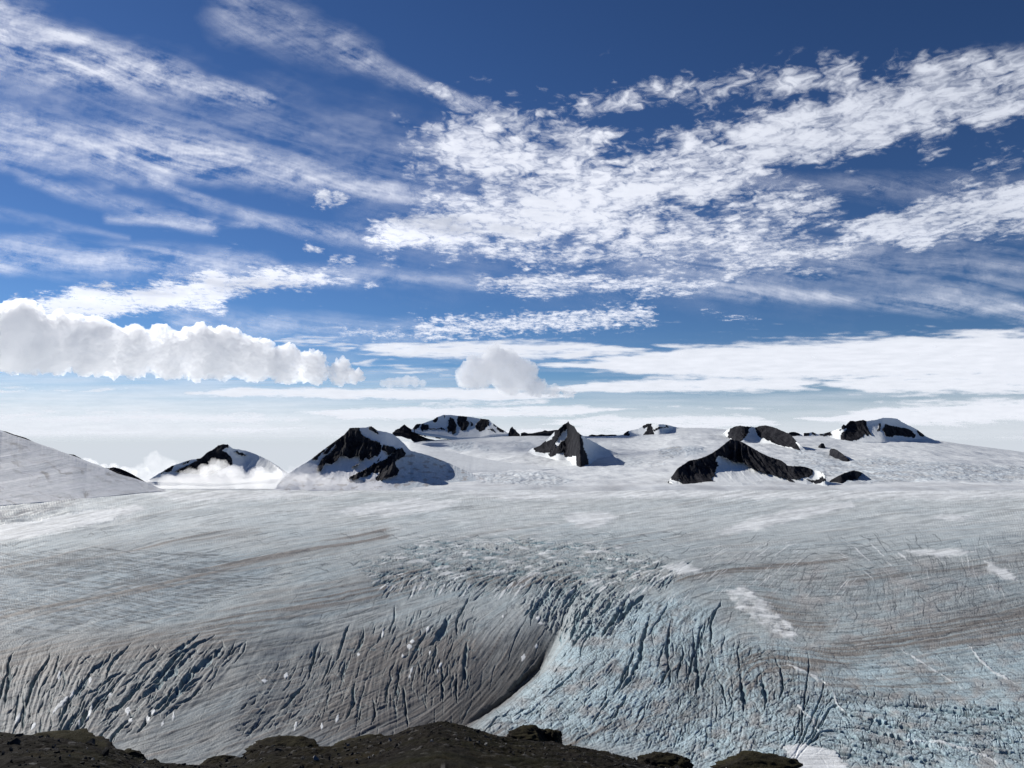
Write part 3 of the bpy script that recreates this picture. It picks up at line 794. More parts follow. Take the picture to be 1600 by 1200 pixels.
    for nm, keep, m in pieces:
        v2, f2, c2_ = sub(Vf, fc[keep], cs)
        mesh_obj(nm, v2 - np.array(base, f4), f2, m, root, color=c2_)
    return root

A = zm(420, 640, 6.667); B_ = zm(600, 640, 6.667); C7 = zm(700, 600, 4); D9 = zm(1030, 640, 6.667); E10 = zm(1230, 640, 6.667); G2 = zm(220, 680, 6.667); H5 = zm(0, 650, 6.154)

def massifcol(Vf, V, PXg, P):
    x = np.concatenate([PXg[:1], PXg, np.repeat(PXg[-1:], 8, 0)]); y = np.concatenate([P[:1], P, np.repeat(P[-1:], 8, 0)])
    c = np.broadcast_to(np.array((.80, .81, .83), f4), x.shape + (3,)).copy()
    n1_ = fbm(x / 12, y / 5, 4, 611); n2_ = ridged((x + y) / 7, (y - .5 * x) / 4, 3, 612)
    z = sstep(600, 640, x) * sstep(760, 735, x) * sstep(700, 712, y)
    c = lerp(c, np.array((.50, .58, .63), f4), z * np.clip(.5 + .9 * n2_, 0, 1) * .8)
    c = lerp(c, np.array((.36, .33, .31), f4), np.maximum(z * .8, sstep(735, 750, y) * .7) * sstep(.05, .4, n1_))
    return c.reshape(-1, 3)
massif = mountain('rocky_peak', 'broad dark rock massif with a steep black face above the valley fog', 
  [(428, 764), (444, 745), (462, 732)] + A(420, 530, 560, 420, 780, 260, 840, 190, 1000, 186, 1060, 172, 1090, 190, 1120, 215, 1230, 236) + [(613, 678), (628, 690), (641, 704), (668, 711), (700, 723), (735, 739), (765, 752), (795, 765)],
  [(428, 766), (480, 766), (560, 766), (795, 766)],
  [(428, 36), (600, 40), (640, 26), (700, 13), (795, 7)],
  [A(840, 190, 940, 205, 960, 250, 1010, 290, 1100, 325, 1160, 345, 1170, 400, 1165, 440, 1130, 490, 1100, 480, 1040, 520, 1010, 500, 980, 525, 950, 520, 945, 470, 890, 490, 840, 510, 790, 480, 735, 485, 715, 520, 690, 550, 650, 565, 590, 555, 540, 640, 500, 645, 505, 600, 540, 540, 560, 500, 640, 450, 680, 400, 640, 435, 590, 470, 560, 470, 600, 410, 690, 335, 780, 255),
   A(1185, 365, 1250, 380, 1330, 400, 1300, 440, 1250, 475, 1230, 440, 1190, 430, 1175, 420), A(1340, 410, 1390, 405, 1425, 450, 1410, 490, 1340, 520, 1310, 560, 1330, 600, 1360, 640, 1340, 680, 1270, 700, 1200, 720, 1150, 745, 1120, 735, 1110, 710, 1140, 690, 1150, 660, 1080, 660, 1050, 690, 970, 700, 900, 730, 840, 720, 860, 690, 950, 650, 1050, 600, 1130, 560, 1200, 520, 1280, 470),
   A(1000, 180, 1060, 165, 1095, 185, 1120, 225, 1148, 265, 1100, 240, 1050, 208), A(510, 440, 560, 400, 610, 370, 590, 415, 545, 460, 490, 520, 440, 535), A(960, 195, 1000, 180, 1010, 195), A(1170, 218, 1230, 232, 1230, 240, 1180, 228), A(940, 560, 960, 500, 930, 570, 870, 610, 850, 610), A(1090, 590, 1180, 470, 1140, 540, 1040, 600)],
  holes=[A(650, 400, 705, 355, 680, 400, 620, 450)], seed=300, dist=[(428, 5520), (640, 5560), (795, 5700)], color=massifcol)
sh = mountain('snow_shoulder', None, [(590, 690), (604, 688), (640, 690), (690, 702), (740, 714), (800, 724), (865, 731)], [(590, 740), (650, 744), (700, 742), (740, 740), (800, 737), (865, 733)], 12, rocks=[], seed=310, cat=None, group=None, jag=.15, sm_n=40, relief=.05, hollow=(1, -.42, 2.2), minw=200)
sh.location = Vector(sh.location) - Vector(massif.location); sh.parent = massif
mountain('rocky_peak', 'small black triangular peak between the dark massif and the snow dome', B_(88, 236, 120, 210, 160, 195, 212, 153, 250, 185, 290, 205, 330, 240, 380, 270, 440, 295, 470, 305, 535, 316), B_(88, 238, 160, 240, 220, 265, 270, 270, 300, 305, 340, 320, 400, 305, 450, 302, 535, 322), 42, seed=320, sm_n=20)
mountain('snow_capped_peak', 'flat-topped snow dome with black rock patches, highest in the middle distance', B_(288, 198, 340, 150, 400, 145, 500, 110, 560, 75, 620, 55, 700, 55, 760, 64, 850, 70, 900, 75, 980, 90, 1090, 104, 1130, 140, 1200, 190, 1295, 242), B_(288, 202, 330, 215, 400, 240, 560, 262, 650, 278, 760, 292, 1000, 287, 1100, 262, 1295, 246), 40,
  [B_(320, 140, 400, 140, 370, 180, 310, 215, 285, 200), B_(390, 165, 460, 155, 465, 205, 430, 215, 390, 220, 380, 190), B_(500, 110, 560, 70, 555, 130, 520, 138), B_(612, 50, 638, 50, 630, 95), B_(670, 120, 690, 80, 720, 95, 745, 130, 755, 175, 740, 215, 755, 240, 725, 260, 700, 225, 665, 240, 660, 180, 675, 150), B_(760, 100, 800, 68, 850, 66, 880, 140, 870, 180, 850, 215, 800, 210, 790, 180, 760, 130),
   B_(903, 122, 932, 162, 903, 172), B_(960, 150, 1030, 95, 1090, 98, 1090, 165, 1055, 180, 1050, 210, 1000, 230, 960, 200, 950, 175), B_(1060, 196, 1130, 202, 1160, 240, 1120, 212), B_(1090, 98, 1130, 135, 1200, 185, 1290, 238, 1220, 240, 1160, 188, 1110, 130), B_(460, 195, 600, 196, 640, 210, 560, 204, 470, 203)], seed=340, relief=.1)
mountain('rock_pinnacle', 'small dark pinnacle standing alone right of the snow dome', B_(1294, 243, 1300, 220, 1320, 190, 1336, 176, 1350, 200, 1370, 210, 1385, 235, 1414, 250), B_(1294, 246, 1310, 270, 1360, 266, 1414, 254), 55, seed=360, sm_n=4, step=.35, cat='rock')
mountain('rock_rib', 'thin broken line of dark rocks on the snow crest left of the pointed peak', C7(455, 305, 480, 301, 500, 309, 525, 308, 560, 301, 590, 296, 605, 288, 625, 294, 645, 291, 690, 284), C7(455, 308, 500, 313, 525, 310, 560, 305, 605, 304, 640, 302, 690, 288), 45, seed=365, sm_n=6, step=.4, cat='rock')
mountain('rock_rib', 'faint row of low rocks on the snow crest right of the pointed peak', C7(880, 320, 900, 315, 930, 320, 960, 314, 990, 319, 1020, 316, 1050, 317, 1062, 321), C7(880, 322, 960, 320, 1062, 323), 45, seed=367, sm_n=6, step=.4, cat='rock')
mountain('rocky_peak', 'sharp pointed black peak with a snow gully in the centre of the snowfield', 
  C7(500, 412, 540, 398, 575, 385, 620, 345, 665, 300, 690, 284, 720, 255, 745, 242, 752, 229, 760, 248, 790, 265, 810, 300, 830, 314, 870, 340, 920, 366, 980, 400, 1060, 434, 1155, 452), C7(500, 424, 540, 440, 620, 452, 680, 472, 760, 475, 810, 528, 845, 532, 875, 500, 920, 478, 1000, 466, 1100, 457, 1155, 453), [(820, 30), (850, 44), (905, 44), (920, 26), (990, 14)],
  [C7(740, 235, 752, 222, 765, 245, 795, 265, 815, 303, 790, 305, 768, 290, 770, 320, 800, 325, 830, 350, 825, 365, 800, 372, 820, 410, 860, 440, 870, 470, 862, 500, 830, 527, 810, 500, 815, 460, 800, 445, 760, 455, 725, 455, 720, 425, 690, 430, 640, 460, 625, 435, 680, 395, 700, 370, 735, 345, 748, 315, 742, 280),
   C7(652, 335, 690, 285, 740, 230, 746, 275, 716, 302, 692, 332, 668, 368), C7(540, 400, 600, 372, 640, 346, 662, 342, 676, 398, 634, 426, 590, 432, 545, 422), C7(752, 230, 800, 270, 824, 312, 842, 350, 848, 400, 868, 442, 878, 500, 848, 530, 800, 440, 758, 330), C7(800, 425, 868, 445, 876, 505, 845, 535, 802, 515), C7(815, 330, 835, 345, 830, 375, 812, 370), C7(530, 395, 575, 385, 600, 395, 560, 425, 530, 410)], seed=380, minw=90)
mountain('rocky_peak', 'low distant hump, black on its left half and snow on its right', C7(1083, 323, 1120, 295, 1190, 280, 1220, 260, 1250, 247, 1290, 250, 1350, 252, 1390, 260, 1430, 270, 1510, 276), C7(1083, 325, 1200, 327, 1330, 327, 1390, 292, 1430, 277, 1510, 278), 42,
  [C7(1075, 325, 1120, 293, 1135, 318, 1130, 327), C7(1195, 277, 1250, 242, 1268, 256, 1285, 300, 1290, 328, 1215, 328, 1240, 290, 1248, 264, 1225, 277), C7(1280, 288, 1320, 270, 1385, 268, 1330, 277, 1290, 297)], seed=400, relief=.1)
mountain('rocky_peak', 'wide black two-humped summit above the long dark ridge', D9(650, 256, 680, 236, 710, 205, 750, 195, 790, 175, 850, 165, 890, 175, 960, 178, 1000, 185, 1060, 170, 1110, 163, 1180, 180, 1230, 195, 1270, 215, 1320, 235, 1360, 250, 1400, 290, 1440, 340, 1500, 400, 1550, 439), D9(650, 259, 680, 246, 720, 300, 860, 347, 1030, 347, 1150, 372, 1300, 402, 1450, 437, 1550, 443), 44,
  [D9(670, 235, 750, 185, 850, 155, 890, 165, 930, 170, 935, 240, 900, 280, 870, 310, 840, 335, 780, 335, 740, 300, 705, 298, 725, 265, 715, 250, 745, 215), D9(880, 165, 1000, 175, 1110, 153, 1230, 185, 1320, 225, 1390, 265, 1420, 330, 1450, 380, 1470, 420, 1420, 415, 1380, 395, 1290, 380, 1220, 365, 1180, 340, 1120, 310, 1060, 290, 1030, 270, 1000, 205, 960, 200, 925, 205)], seed=420)
mountain('rocky_ridge', 'long black V-shaped ridge, nearest dark rock to the glacier', D9(105, 717, 150, 680, 210, 600, 260, 570, 300, 540, 340, 523, 390, 520, 480, 490, 560, 450, 640, 395, 700, 345, 750, 308, 830, 325, 880, 342, 960, 390, 1050, 442, 1150, 490, 1230, 515, 1280, 530, 1340, 582, 1400, 590, 1470, 588, 1540, 600, 1600, 625) + E10(200, 600, 270, 625, 330, 640, 370, 650, 400, 700, 425, 742),
  D9(105, 735, 200, 812, 330, 832, 450, 832, 700, 822, 1000, 818, 1300, 815, 1600, 817) + E10(200, 805, 425, 792), [(1040, 34), (1130, 38), (1290, 30)],
  [D9(95, 725, 210, 590, 300, 530, 340, 515, 390, 510, 480, 480, 560, 440, 640, 385, 700, 335, 750, 300, 830, 315, 880, 332, 960, 380, 1050, 435, 1150, 480, 1230, 505, 1290, 530, 1340, 572, 1470, 578, 1600, 615, 1600, 680, 1560, 700, 1500, 710, 1440, 720, 1400, 712, 1380, 690, 1350, 702, 1440, 790, 1475, 803, 1400, 803, 1330, 720, 1200, 680, 1100, 660, 1050, 640, 990, 625, 950, 600, 890, 560, 840, 550, 770, 540, 680, 495, 620, 475, 600, 510, 590, 540, 625, 580, 580, 625, 590, 640, 570, 660, 590, 690, 540, 710, 570, 745, 500, 765, 440, 770, 435, 797, 390, 802, 320, 802, 345, 775, 290, 785, 240, 770, 190, 742),
   E10(0, 575, 130, 580, 275, 620, 250, 690, 220, 700, 100, 712, 60, 720, 0, 705), E10(10, 710, 60, 740, 140, 803, 70, 803), E10(185, 718, 260, 750, 300, 772, 350, 762, 410, 732, 360, 690, 330, 718, 290, 738)], holes=[D9(305, 582, 340, 573, 325, 597), D9(180, 715, 245, 722, 200, 732)], seed=440, sm_n=26, hollow=(2.1, .75, 2.6))
mountain('rock_outcrop', 'flat dark slab on the snow at the left foot of the V-shaped ridge', D9(98, 765, 120, 768, 150, 780, 195, 800), D9(98, 768, 120, 780, 150, 797, 195, 806), 30, seed=455, sm_n=4, step=.4, cat='rock', group='rock outcrops in the snow')
mountain('rock_outcrop', 'tiny two-pointed dark rock in the snow right of the two-humped summit', E10(318, 388, 345, 360, 360, 349, 380, 350, 398, 370, 400, 390), E10(318, 392, 350, 408, 400, 402), 40, seed=460, sm_n=4, step=.35, cat='rock', group='rock outcrops in the snow')
mountain('rock_outcrop', 'slanting dark rock strip below the far right mountain', E10(438, 404, 490, 408, 530, 425, 560, 448, 610, 488, 668, 532), E10(438, 412, 480, 480, 490, 506, 560, 532, 630, 548, 668, 540), 38, seed=470, sm_n=6, cat='rock', step=.45, group='rock outcrops in the snow')
mountain('rock_outcrop', 'low jagged black outcrop right of the V-shaped ridge, nearest the ice', E10(440, 738, 500, 708, 540, 688, 600, 658, 700, 633, 790, 655), E10(440, 746, 520, 752, 560, 758, 640, 748, 730, 742, 740, 700, 790, 662), 34, seed=480, sm_n=6, cat='rock', step=.45, jag=1.2, group='rock outcrops in the snow')
mountain('snow_capped_peak', 'far right mountain with two black cliffs under a white snow cap', E10(-10, 246, 0, 240, 80, 231, 130, 250, 160, 270, 180, 244, 240, 240, 270, 234, 310, 255, 380, 250, 450, 230, 500, 215, 560, 190, 590, 154, 610, 165, 660, 116, 720, 120, 800, 107, 830, 118, 900, 110, 940, 104, 1000, 85, 1100, 88, 1150, 95, 1200, 130, 1290, 175, 1360, 210, 1410, 250, 1450, 282, 1545, 320), E10(-10, 276, 150, 277, 300, 276, 460, 282, 560, 318, 690, 324, 800, 333, 1000, 342, 1200, 324, 1400, 310, 1545, 323), 40,
  [E10(-15, 235, 80, 222, 130, 240, 155, 270, 40, 278), E10(155, 272, 180, 235, 270, 225, 310, 245, 450, 222, 465, 268, 400, 275, 300, 270, 240, 252, 225, 275), E10(475, 230, 560, 180, 600, 150, 650, 115, 640, 180, 600, 200, 540, 215), E10(555, 250, 620, 210, 660, 108, 690, 128, 740, 114, 825, 100, 830, 170, 870, 260, 830, 270, 800, 250, 790, 280, 720, 315, 640, 322, 555, 322),
   E10(960, 150, 980, 150, 970, 220, 940, 230), E10(985, 215, 1025, 150, 1080, 170, 1180, 185, 1300, 215, 1335, 260, 1320, 292, 1200, 275, 1120, 265, 1090, 287, 1030, 280, 1010, 240), E10(1355, 205, 1410, 240, 1450, 278, 1390, 280, 1360, 240), E10(930, 108, 1000, 80, 960, 98)], seed=500, relief=.1)
mountain('rocky_peak', 'lone dark peak on the left rising out of low fog', G2(60, 480, 175, 407, 320, 320, 420, 285, 520, 255, 620, 240, 690, 175, 740, 155, 800, 105, 850, 95, 900, 94, 918, 117, 960, 140, 1060, 155, 1150, 180, 1250, 222, 1330, 262, 1420, 330, 1500, 420), G2(60, 484, 300, 492, 500, 500, 800, 510, 1000, 500, 1200, 480, 1500, 440), [(250, 42), (350, 42), (380, 26), (440, 14)],
  [G2(165, 415, 320, 310, 420, 275, 520, 245, 590, 240, 560, 262, 480, 290, 420, 302, 340, 330, 320, 370, 230, 395), G2(350, 372, 420, 345, 520, 300, 590, 265, 640, 225, 690, 165, 740, 145, 800, 95, 850, 85, 905, 85, 922, 115, 870, 135, 835, 160, 880, 175, 920, 210, 940, 240, 960, 300, 930, 320, 820, 360, 700, 420, 560, 400, 400, 388), G2(975, 175, 1000, 172, 1110, 212, 1060, 212)], dist=[(220, 8200), (480, 8600)], seed=520)

# the snowy hill that comes in from the left, with dark rocks along its crest
def hillcol(Vf, V, PXg, P):
    R, Cn = V.shape[:2]
    x = np.concatenate([PXg[:1], PXg, np.repeat(PXg[-1:], 8, 0)]); y = np.concatenate([P[:1], P, np.repeat(P[-1:], 8, 0)])
    x0_, y0_ = x, y; x = x + 34 * fbm(x0_ / 60, y0_ / 30, 4, 604); y = y + 13 * fbm(x0_ / 55, y0_ / 26, 4, 605)
    s = fbm((x + y * 1.2) / 46, (y - x * .40) / 9, 5, 601, .6); s2 = fbm(x / 20, y / 6, 4, 602)
    c = np.broadcast_to(np.array((.60, .63, .645), f4), x.shape + (3,)).copy()
    c = lerp(c, np.array((.75, .76, .78), f4), .5 + 1.1 * s2)
    c = lerp(c, np.array((.27, .26, .25), f4), sstep(-.08, .45, s) * .85 * np.clip(.5 + 1.5 * fbm(x / 70, y / 26, 3, 603), 0, 1))
    return c.reshape(-1, 3)
mountain('hill', 'snow covered hill sloping down from the left edge of the picture', [(-420, 520), (-200, 590), (-60, 652)] + H5(0, 158, 120, 188, 200, 212, 340, 267, 560, 347, 700, 402, 830, 462, 1000, 512, 1150, 562, 1300, 602, 1420, 642, 1510, 690, 1600, 715),
  [(-420, 840), (-200, 812), (-60, 796), (0, 790), (60, 785), (120, 780), (180, 774), (240, 768), (260, 767)], 13, rocks=[], seed=600, dist=[(-420, 2650), (-200, 3300), (-60, 3780), (0, 4060), (60, 4300), (120, 4560), (180, 4930), (240, 5380), (260, 5500)], jag=.25, relief=.10, cat='hill', group=None, kind='structure', color=hillcol, single=True, hollow=(1, 0, 1), minw=20, sm_n=30, step=.9)
def crest(label, top, y0, y1, seed):
    mountain('rock_crest', label, top, [(p[0], p[1] + 9) for p in top], 50, dist=[(top[0][0], y0), (top[-1][0], y1)], seed=seed, cat='rock', jag=.5, step=.45, minw=20, sm_n=5, group='dark rocks along the crest of the left hill')
crest('thin dark rock line on top of the left hill at the picture edge', H5(-60, 132, 0, 138, 60, 150, 120, 173, 200, 196, 260, 216, 330, 253, 360, 278), 6900, 6700, 620)
crest('short dark rock band halfway down the crest of the left hill', H5(570, 348, 620, 362, 660, 366, 705, 370, 770, 402, 830, 455, 850, 475), 6600, 6600, 630)
crest('longest dark rock band low on the crest of the left hill above the fog', H5(860, 466, 950, 488, 1040, 503, 1090, 491, 1160, 508, 1240, 543, 1330, 593, 1415, 645, 1440, 668), 6450, 6450, 640)
# ------------------------------------------------------------------ cloud layers: sheets of varying thickness high over the ice, lit through by the sun
def lic_grid(src, fx, fy, n, h, sx, sy):
    """smear SRC (rows run down the picture) along a direction field given in pixels"""
    nr, nc = src.shape
    R0, C0 = np.meshgrid(np.arange(nr, dtype=f4), np.arange(nc, dtype=f4), indexing='ij')
    acc = src.astype(f4).copy(); ws = 1.0
    for sgn in (1, -1):
        r = R0.copy(); c = C0.copy(); ux, uy = fx, fy
        for k in range(n):
            if k % 4 == 0 and k:
                ri = np.clip(r, 0, nr - 1).astype(np.int32); ci = np.clip(c, 0, nc - 1).astype(np.int32)
                nx = fx[ri, ci]; ny = fy[ri, ci]; flip = np.where(nx * ux + ny * uy < 0, f4(-1), f4(1)); ux = nx * flip; uy = ny * flip
            c += f4(sgn * h / sx) * ux; r += f4(sgn * h / sy) * uy
            ri = np.clip(r + f4(.5), 0, nr - 1).astype(np.int32); ci = np.clip(c + f4(.5), 0, nc - 1).astype(np.int32)
            w = 1 - (k + 1) / (n + 1); acc += f4(w) * src[ri, ci]; ws += w
    return acc / f4(ws)

def cap(px, py, p0, p1, w0, w1, bend=0.):
    """distance to a tapering stroke in half widths, plus along / across coordinates in pixels"""
    L = math.hypot(p1[0] - p0[0], p1[1] - p0[1]); tx, ty_ = (p1[0] - p0[0]) / L, (p1[1] - p0[1]) / L
    du = px - p0[0]; dv = py - p0[1]
    s = du * tx + dv * ty_; n = -du * ty_ + dv * tx
    q = np.clip(s / L, 0, 1)
    n = n - 4 * bend * q * (1 - q)
    e = s - q * L
    return np.hypot(n, e) / (w0 + (w1 - w0) * q), s, n

def sheet_grid(x0, x1, y0, y1, step):
    px = np.arange(x0, x1, step); py = np.arange(y0, y1, step * .9)
    return np.meshgrid(px.astype(f4), py.astype(f4))

def cloud_mat(name, dens, thin, grain, gscale):
    m, nt, b = material(name)
    m.node_tree.nodes.remove(b)
    out = m.node_tree.nodes['Material Output']
    a = E(nt, nt.attr('cover', 'Fac'))
    tc = nt.new('ShaderNodeTexCoord').outputs['Object']
    g = nt.noise(tc, gscale, 4, .6)
    a = (a + (g - .5) * grain * nt.smooth(.02, .25, a)).clamp()
    tr = nt.new('ShaderNodeBsdfTransparent'); tl = nt.new('ShaderNodeBsdfTranslucent'); df = nt.new('ShaderNodeBsdfDiffuse')
    th = E(nt, nt.attr('thickness', 'Fac'))  # also carries the altocumulus dimming far from the sun
    nt.put(tl.inputs[0], nt.mixc(th, thin, dens))
    df.inputs[0].default_value = (.30, .30, .30, 1)
    ad = nt.new('ShaderNodeAddShader'); nt.put(ad.inputs[0], tl.outputs[0]); nt.put(ad.inputs[1], df.outputs[0])
    mx = nt.new('ShaderNodeMixShader'); nt.put(mx.inputs[0], a); nt.put(mx.inputs[1], tr.outputs[0]); nt.put(mx.inputs[2], ad.outputs[0])
    nt.put(out.inputs['Surface'], mx.outputs[0])
    return m

def sheet(name, label, PXs, PYs, alt, a, th, relief, mat):
    A, B = ab(PXs, PYs)
    Y = alt / B; X = A * Y
    Z = alt - relief * (th - .5)
    fc = grid_faces(*PXs.shape)
    keep = (a.ravel()[fc].max(1) > .004)
    v, f, a_, t_ = sub(np.stack([X, Y, Z], -1).reshape(-1, 3), fc[keep], a.ravel(), th.ravel())
    o = mesh_obj(name, v, f, mat, attrs={'cover': a_, 'thickness': t_})
    return tag(o, label, 'clouds', kind='stuff')

# --- cirrus
CS = 1.7
cx, cy = sheet_grid(-170, 1770, -130, 560, CS)
CIRRUS = [((-120, 10), (420, 158), 66, 9, 10, .85, 1), ((-150, 190), (330, 250), 46, 34, 4, .60, 1), ((220, 232), (740, 314), 36, 8, 6, .62, 1), ((-100, 110), (690, 270), 95, 62, 0, .20, 1), ((380, 20), (570, 92), 46, 24, 4, .30, 1), ((540, 80), (770, 170), 22, 6, 6, .42, 1),
          ((40, 275), (330, 352), 15, 12, 6, .40, 1), ((235, 280), (605, 372), 8, 14, 18, .46, 1), ((170, 342), (400, 352), 9, 5, 0, .36, 1), ((-80, 400), (420, 418), 30, 18, -4, .60, 1), ((380, 425), (760, 440), 16, 12, 0, .36, 1), ((1130, 280), (1700, 312), 10, 30, 0, .24, 1),
          ((1100, 450), (1700, 496), 9, 18, 0, .46, 1), ((1000, 408), (1700, 425), 36, 50, 0, .30, 1), ((280, 498), (640, 522), 20, 18, 0, .42, 1), ((-50, 325), (200, 372), 12, 5, 0, .2, 1), ((600, 380), (1300, 420), 60, 60, 0, .12, 1)]
rs2 = np.random.RandomState(9)
wrp = fbm(cx / 120, cy / 70, 4, 701)
cir = np.zeros(cx.shape); ox = np.zeros(cx.shape); oy = np.zeros(cx.shape)
for p0, p1, w0, w1, bd, k, _ in CIRRUS:
    r, s, n = cap(cx, cy, p0, p1, w0, w1, bd)
    g = np.exp(-np.minimum(r, 6) ** 2 * .8) + 1e-4
    th = math.atan2(p1[1] - p0[1], p1[0] - p0[0]) + .16
    ox += g * math.cos(2 * th); oy += g * math.sin(2 * th)
    m = (1 - sstep(.1, 1.7, r + .75 * wrp)) * k
    cir = cir + m - cir * m
th = np.arctan2(oy, ox) / 2 + .25 * fbm(cx / 260, cy / 140, 2, 703)
fx, fy = np.cos(th).astype(f4), np.sin(th).astype(f4)
l1 = lic_grid(fbm(cx / 4.5, cy / 3.4, 3, 705), fx, fy, 26, 2.6, CS, CS * .9); l1 = (l1 - l1.mean()) / l1.std()
l2 = lic_grid(fbm(cx / 15, cy / 11, 3, 706), fx, fy, 24, 6.0, CS, CS * .9); l2 = (l2 - l2.mean()) / l2.std()
l0 = lic_grid(fbm(cx / 40, cy / 26, 3, 708), fx, fy, 16, 12.0, CS, CS * .9); l0 = (l0 - l0.mean()) / l0.std()
grain = lic_grid(rs2.rand(*cx.shape).astype(f4), fx, fy, 5, 1.6, CS, CS * .9); grain = (grain - grain.mean()) / grain.std()
patch = fbm(cx / 95 + .8 * wrp, cy / 34, 5, 707, .6)
tex = np.clip(.46 + .03 * grain + .035 * l1 + .06 * l2 + .10 * l0 + .85 * patch + .22 * fbm(cx / 22, cy / 13, 4, 709, .6), 0, 1.2) ** 1.1
cir = np.clip(cir * tex * 1.08, 0, .76) * sstep(-130, -60, cy) * sstep(1770, 1690, cx) * sstep(-170, -90, cx)
MCI = cloud_mat('cirrus', (.98, .98, .98), (.95, .96, 1.0), .04, .0004)
sheet('cirrus_clouds', 'thin feathery cirrus streaks fanning out from the upper left of the sky', cx, cy, 21000., cir, np.clip(cir, 0, 1), 0., MCI)

# --- altocumulus
AS = 1.15
ax, ay = sheet_grid(-40, 1740, 60, 560, AS)
ALTO = [((610, 362), (980, 322), 34, 80, 0, 1.20), ((720, 215), (900, 262), 70, 80, 0, .98), ((800, 300), (1130, 262), 56, 60, 0, 1.06), ((1060, 258), (1740, 84), 42, 78, 0, 1.10), ((1330, 368), (1740, 292), 24, 66, 0, 1.08),
        ((760, 440), (1110, 448), 20, 16, 0, .92), ((660, 516), (1010, 492), 16, 15, 0, 1.10), ((1000, 362), (1290, 392), 66, 34, 0, .90), ((920, 165), (1320, 112), 26, 34, 0, .76), ((505, 308), (535, 312), 16, 10, 0, 1.0),
        ((580, 378), (620, 376), 8, 12, 0, .95), ((478, 386), (500, 390), 8, 7, 0, .9), ((520, 404), (548, 404), 8, 7, 0, .9), ((574, 444), (586, 445), 8, 6, 0, .85), ((515, 436), (548, 437), 9, 6, 0, .9), ((640, 260), (720, 285), 26, 32, 0, .68),
        ((820, 405), (980, 402), 16, 16, 0, .84), ((540, 522), (640, 520), 9, 7, 0, .82), ((1140, 320), (1300, 330), 40, 34, 0, .80), ((650, 215), (680, 210), 18, 16, 0, .70), ((1640, 240), (1480, 262), 26, 10, 0, .55), ((1180, 500), (1100, 490), 9, 6, 0, .5),
        ((90, 482), (330, 455), 26, 28, 0, 1.35), ((300, 450), (500, 432), 24, 16, 0, 1.15), ((20, 472), (110, 478), 8, 18, 0, 1.2), ((1380, 120), (1480, 90), 26, 20, 0, .55), ((860, 160), (960, 140), 16, 12, 0, .52)]
wv = fbm(ax / 62, ay / 40, 4, 721)
am = np.zeros(ax.shape); wvs = fbm(ax / 17, ay / 9, 4, 733, .6)
for p0, p1, w0, w1, bd, k in ALTO:
    r, s, n = cap(ax, ay, p0, p1, w0, w1, bd)
    am = np.maximum(am, (1 - sstep(.15, 1.8, r + .95 * wv)) * k if max(w0, w1) > 18 else (1 - sstep(-.1, 2.3, r + 1.5 * wvs)) * k * .92)
A_, B_2 = ab(ax, ay)
pu = A_ / B_2; pv = 1 / B_2
pu2 = pu + .045 * fbm(pu * 7, pv * 7, 3, 722) + .018 * fbm(pu * 24, pv * 24, 2, 724); pv2 = pv + .045 * fbm(pu * 7, pv * 7, 3, 723) + .018 * fbm(pu * 24, pv * 24, 2, 725)
# billows: creases between rounded puffs, at several scales
def billow(x, y, o, seed, gain=.55):
    t = 0; a = 1.; n = 0
    for k in range(o):
        t = t + a * np.abs(perlin(x * 2.1 ** k + 5.3 * k, y * 2.1 ** k - 3.7 * k, seed + k)); n += a; a *= gain
    return t / n
bil = billow(pu2 * 7.5, pv2 * 5.6, 5, 726, .62) * 2.6 - .62
bils = billow(pu2 * 17, pv2 * 13, 4, 732, .6) * 2.6 - .62
det = fbm(pu2 * 26, pv2 * 21, 5, 728, .6)
bigp = fbm(pu * 3.2, pv * 3.2, 4, 729)
dens = am * 1.40 + bil * .62 + bils * .40 + det * .42 + bigp * .55 - .74
alt = sstep(-.12, 1.30, dens) * .95
thick_dim = np.clip(.55 * sstep(.3, 1.6, dens - .35 * bil) - .15 + .62 * sstep(850, 1550, ax + .5 * (300 - ay)), 0, 1)  # right side dimmed in tone: less light scattered away from the sun
edge = sstep(60, 100, ay) * sstep(1740, 1700, ax) * sstep(-40, 10, ax)
MAC = cloud_mat('altocumulus', (.60, .63, .68), (.92, .93, .95), .05, .0012)
sheet('altocumulus_clouds', 'rippled field of small white altocumulus puffs across the right of the sky', ax, ay, 17000., alt * edge, thick_dim, 0., MAC)

# --- flat sheets towards the horizon
SS = 1.5
hx, hy = sheet_grid(-260, 1860, 470, 692, SS)
SHEETS = [((540, 545), (1000, 548), 15, 17, 0, .85), ((900, 570), (1720, 548), 22, 44, 3, 1.25), ((840, 606), (1300, 598), 9, 14, 0, 1.0), ((1280, 600), (1720, 592), 18, 26, 0, 1.0), ((1270, 656), (1720, 636), 15, 24, 0, 1.0), ((860, 660), (1230, 662), 12, 15, 0, .85), ((480, 648), (1000, 640), 12, 8, 0, .95),
          ((250, 612), (900, 618), 7, 13, 0, 1.0), ((-150, 612), (260, 606), 5, 4, 0, .6), ((1330, 630), (1720, 628), 5, 9, 0, .6), ((-60, 680), (230, 676), 9, 3, 0, .85), ((310, 674), (460, 669), 6, 3, 0, .8), ((640, 630), (870, 628), 6, 5, 0, .6), ((430, 528), (560, 540), 8, 14, 0, .55), ((560, 560), (700, 590), 10, 6, 0, .5), ((1000, 634), (1240, 640), 2, 3, 0, .5), ((430, 688), (1020, 676), 9, 14, 0, .9), ((880, 666), (1330, 690), 9, 9, 0, .8), ((-100, 650), (520, 655), 16, 10, 0, .7), ((1200, 690), (1720, 684), 6, 8, 0, .7)]
hn = fbm(hx / 190, hy / 9, 5, 741); hn2 = fbm(hx / 46, hy / 5, 5, 742)
A_, B_2 = ab(hx, hy); pu = A_ / B_2; pv = 1 / B_2
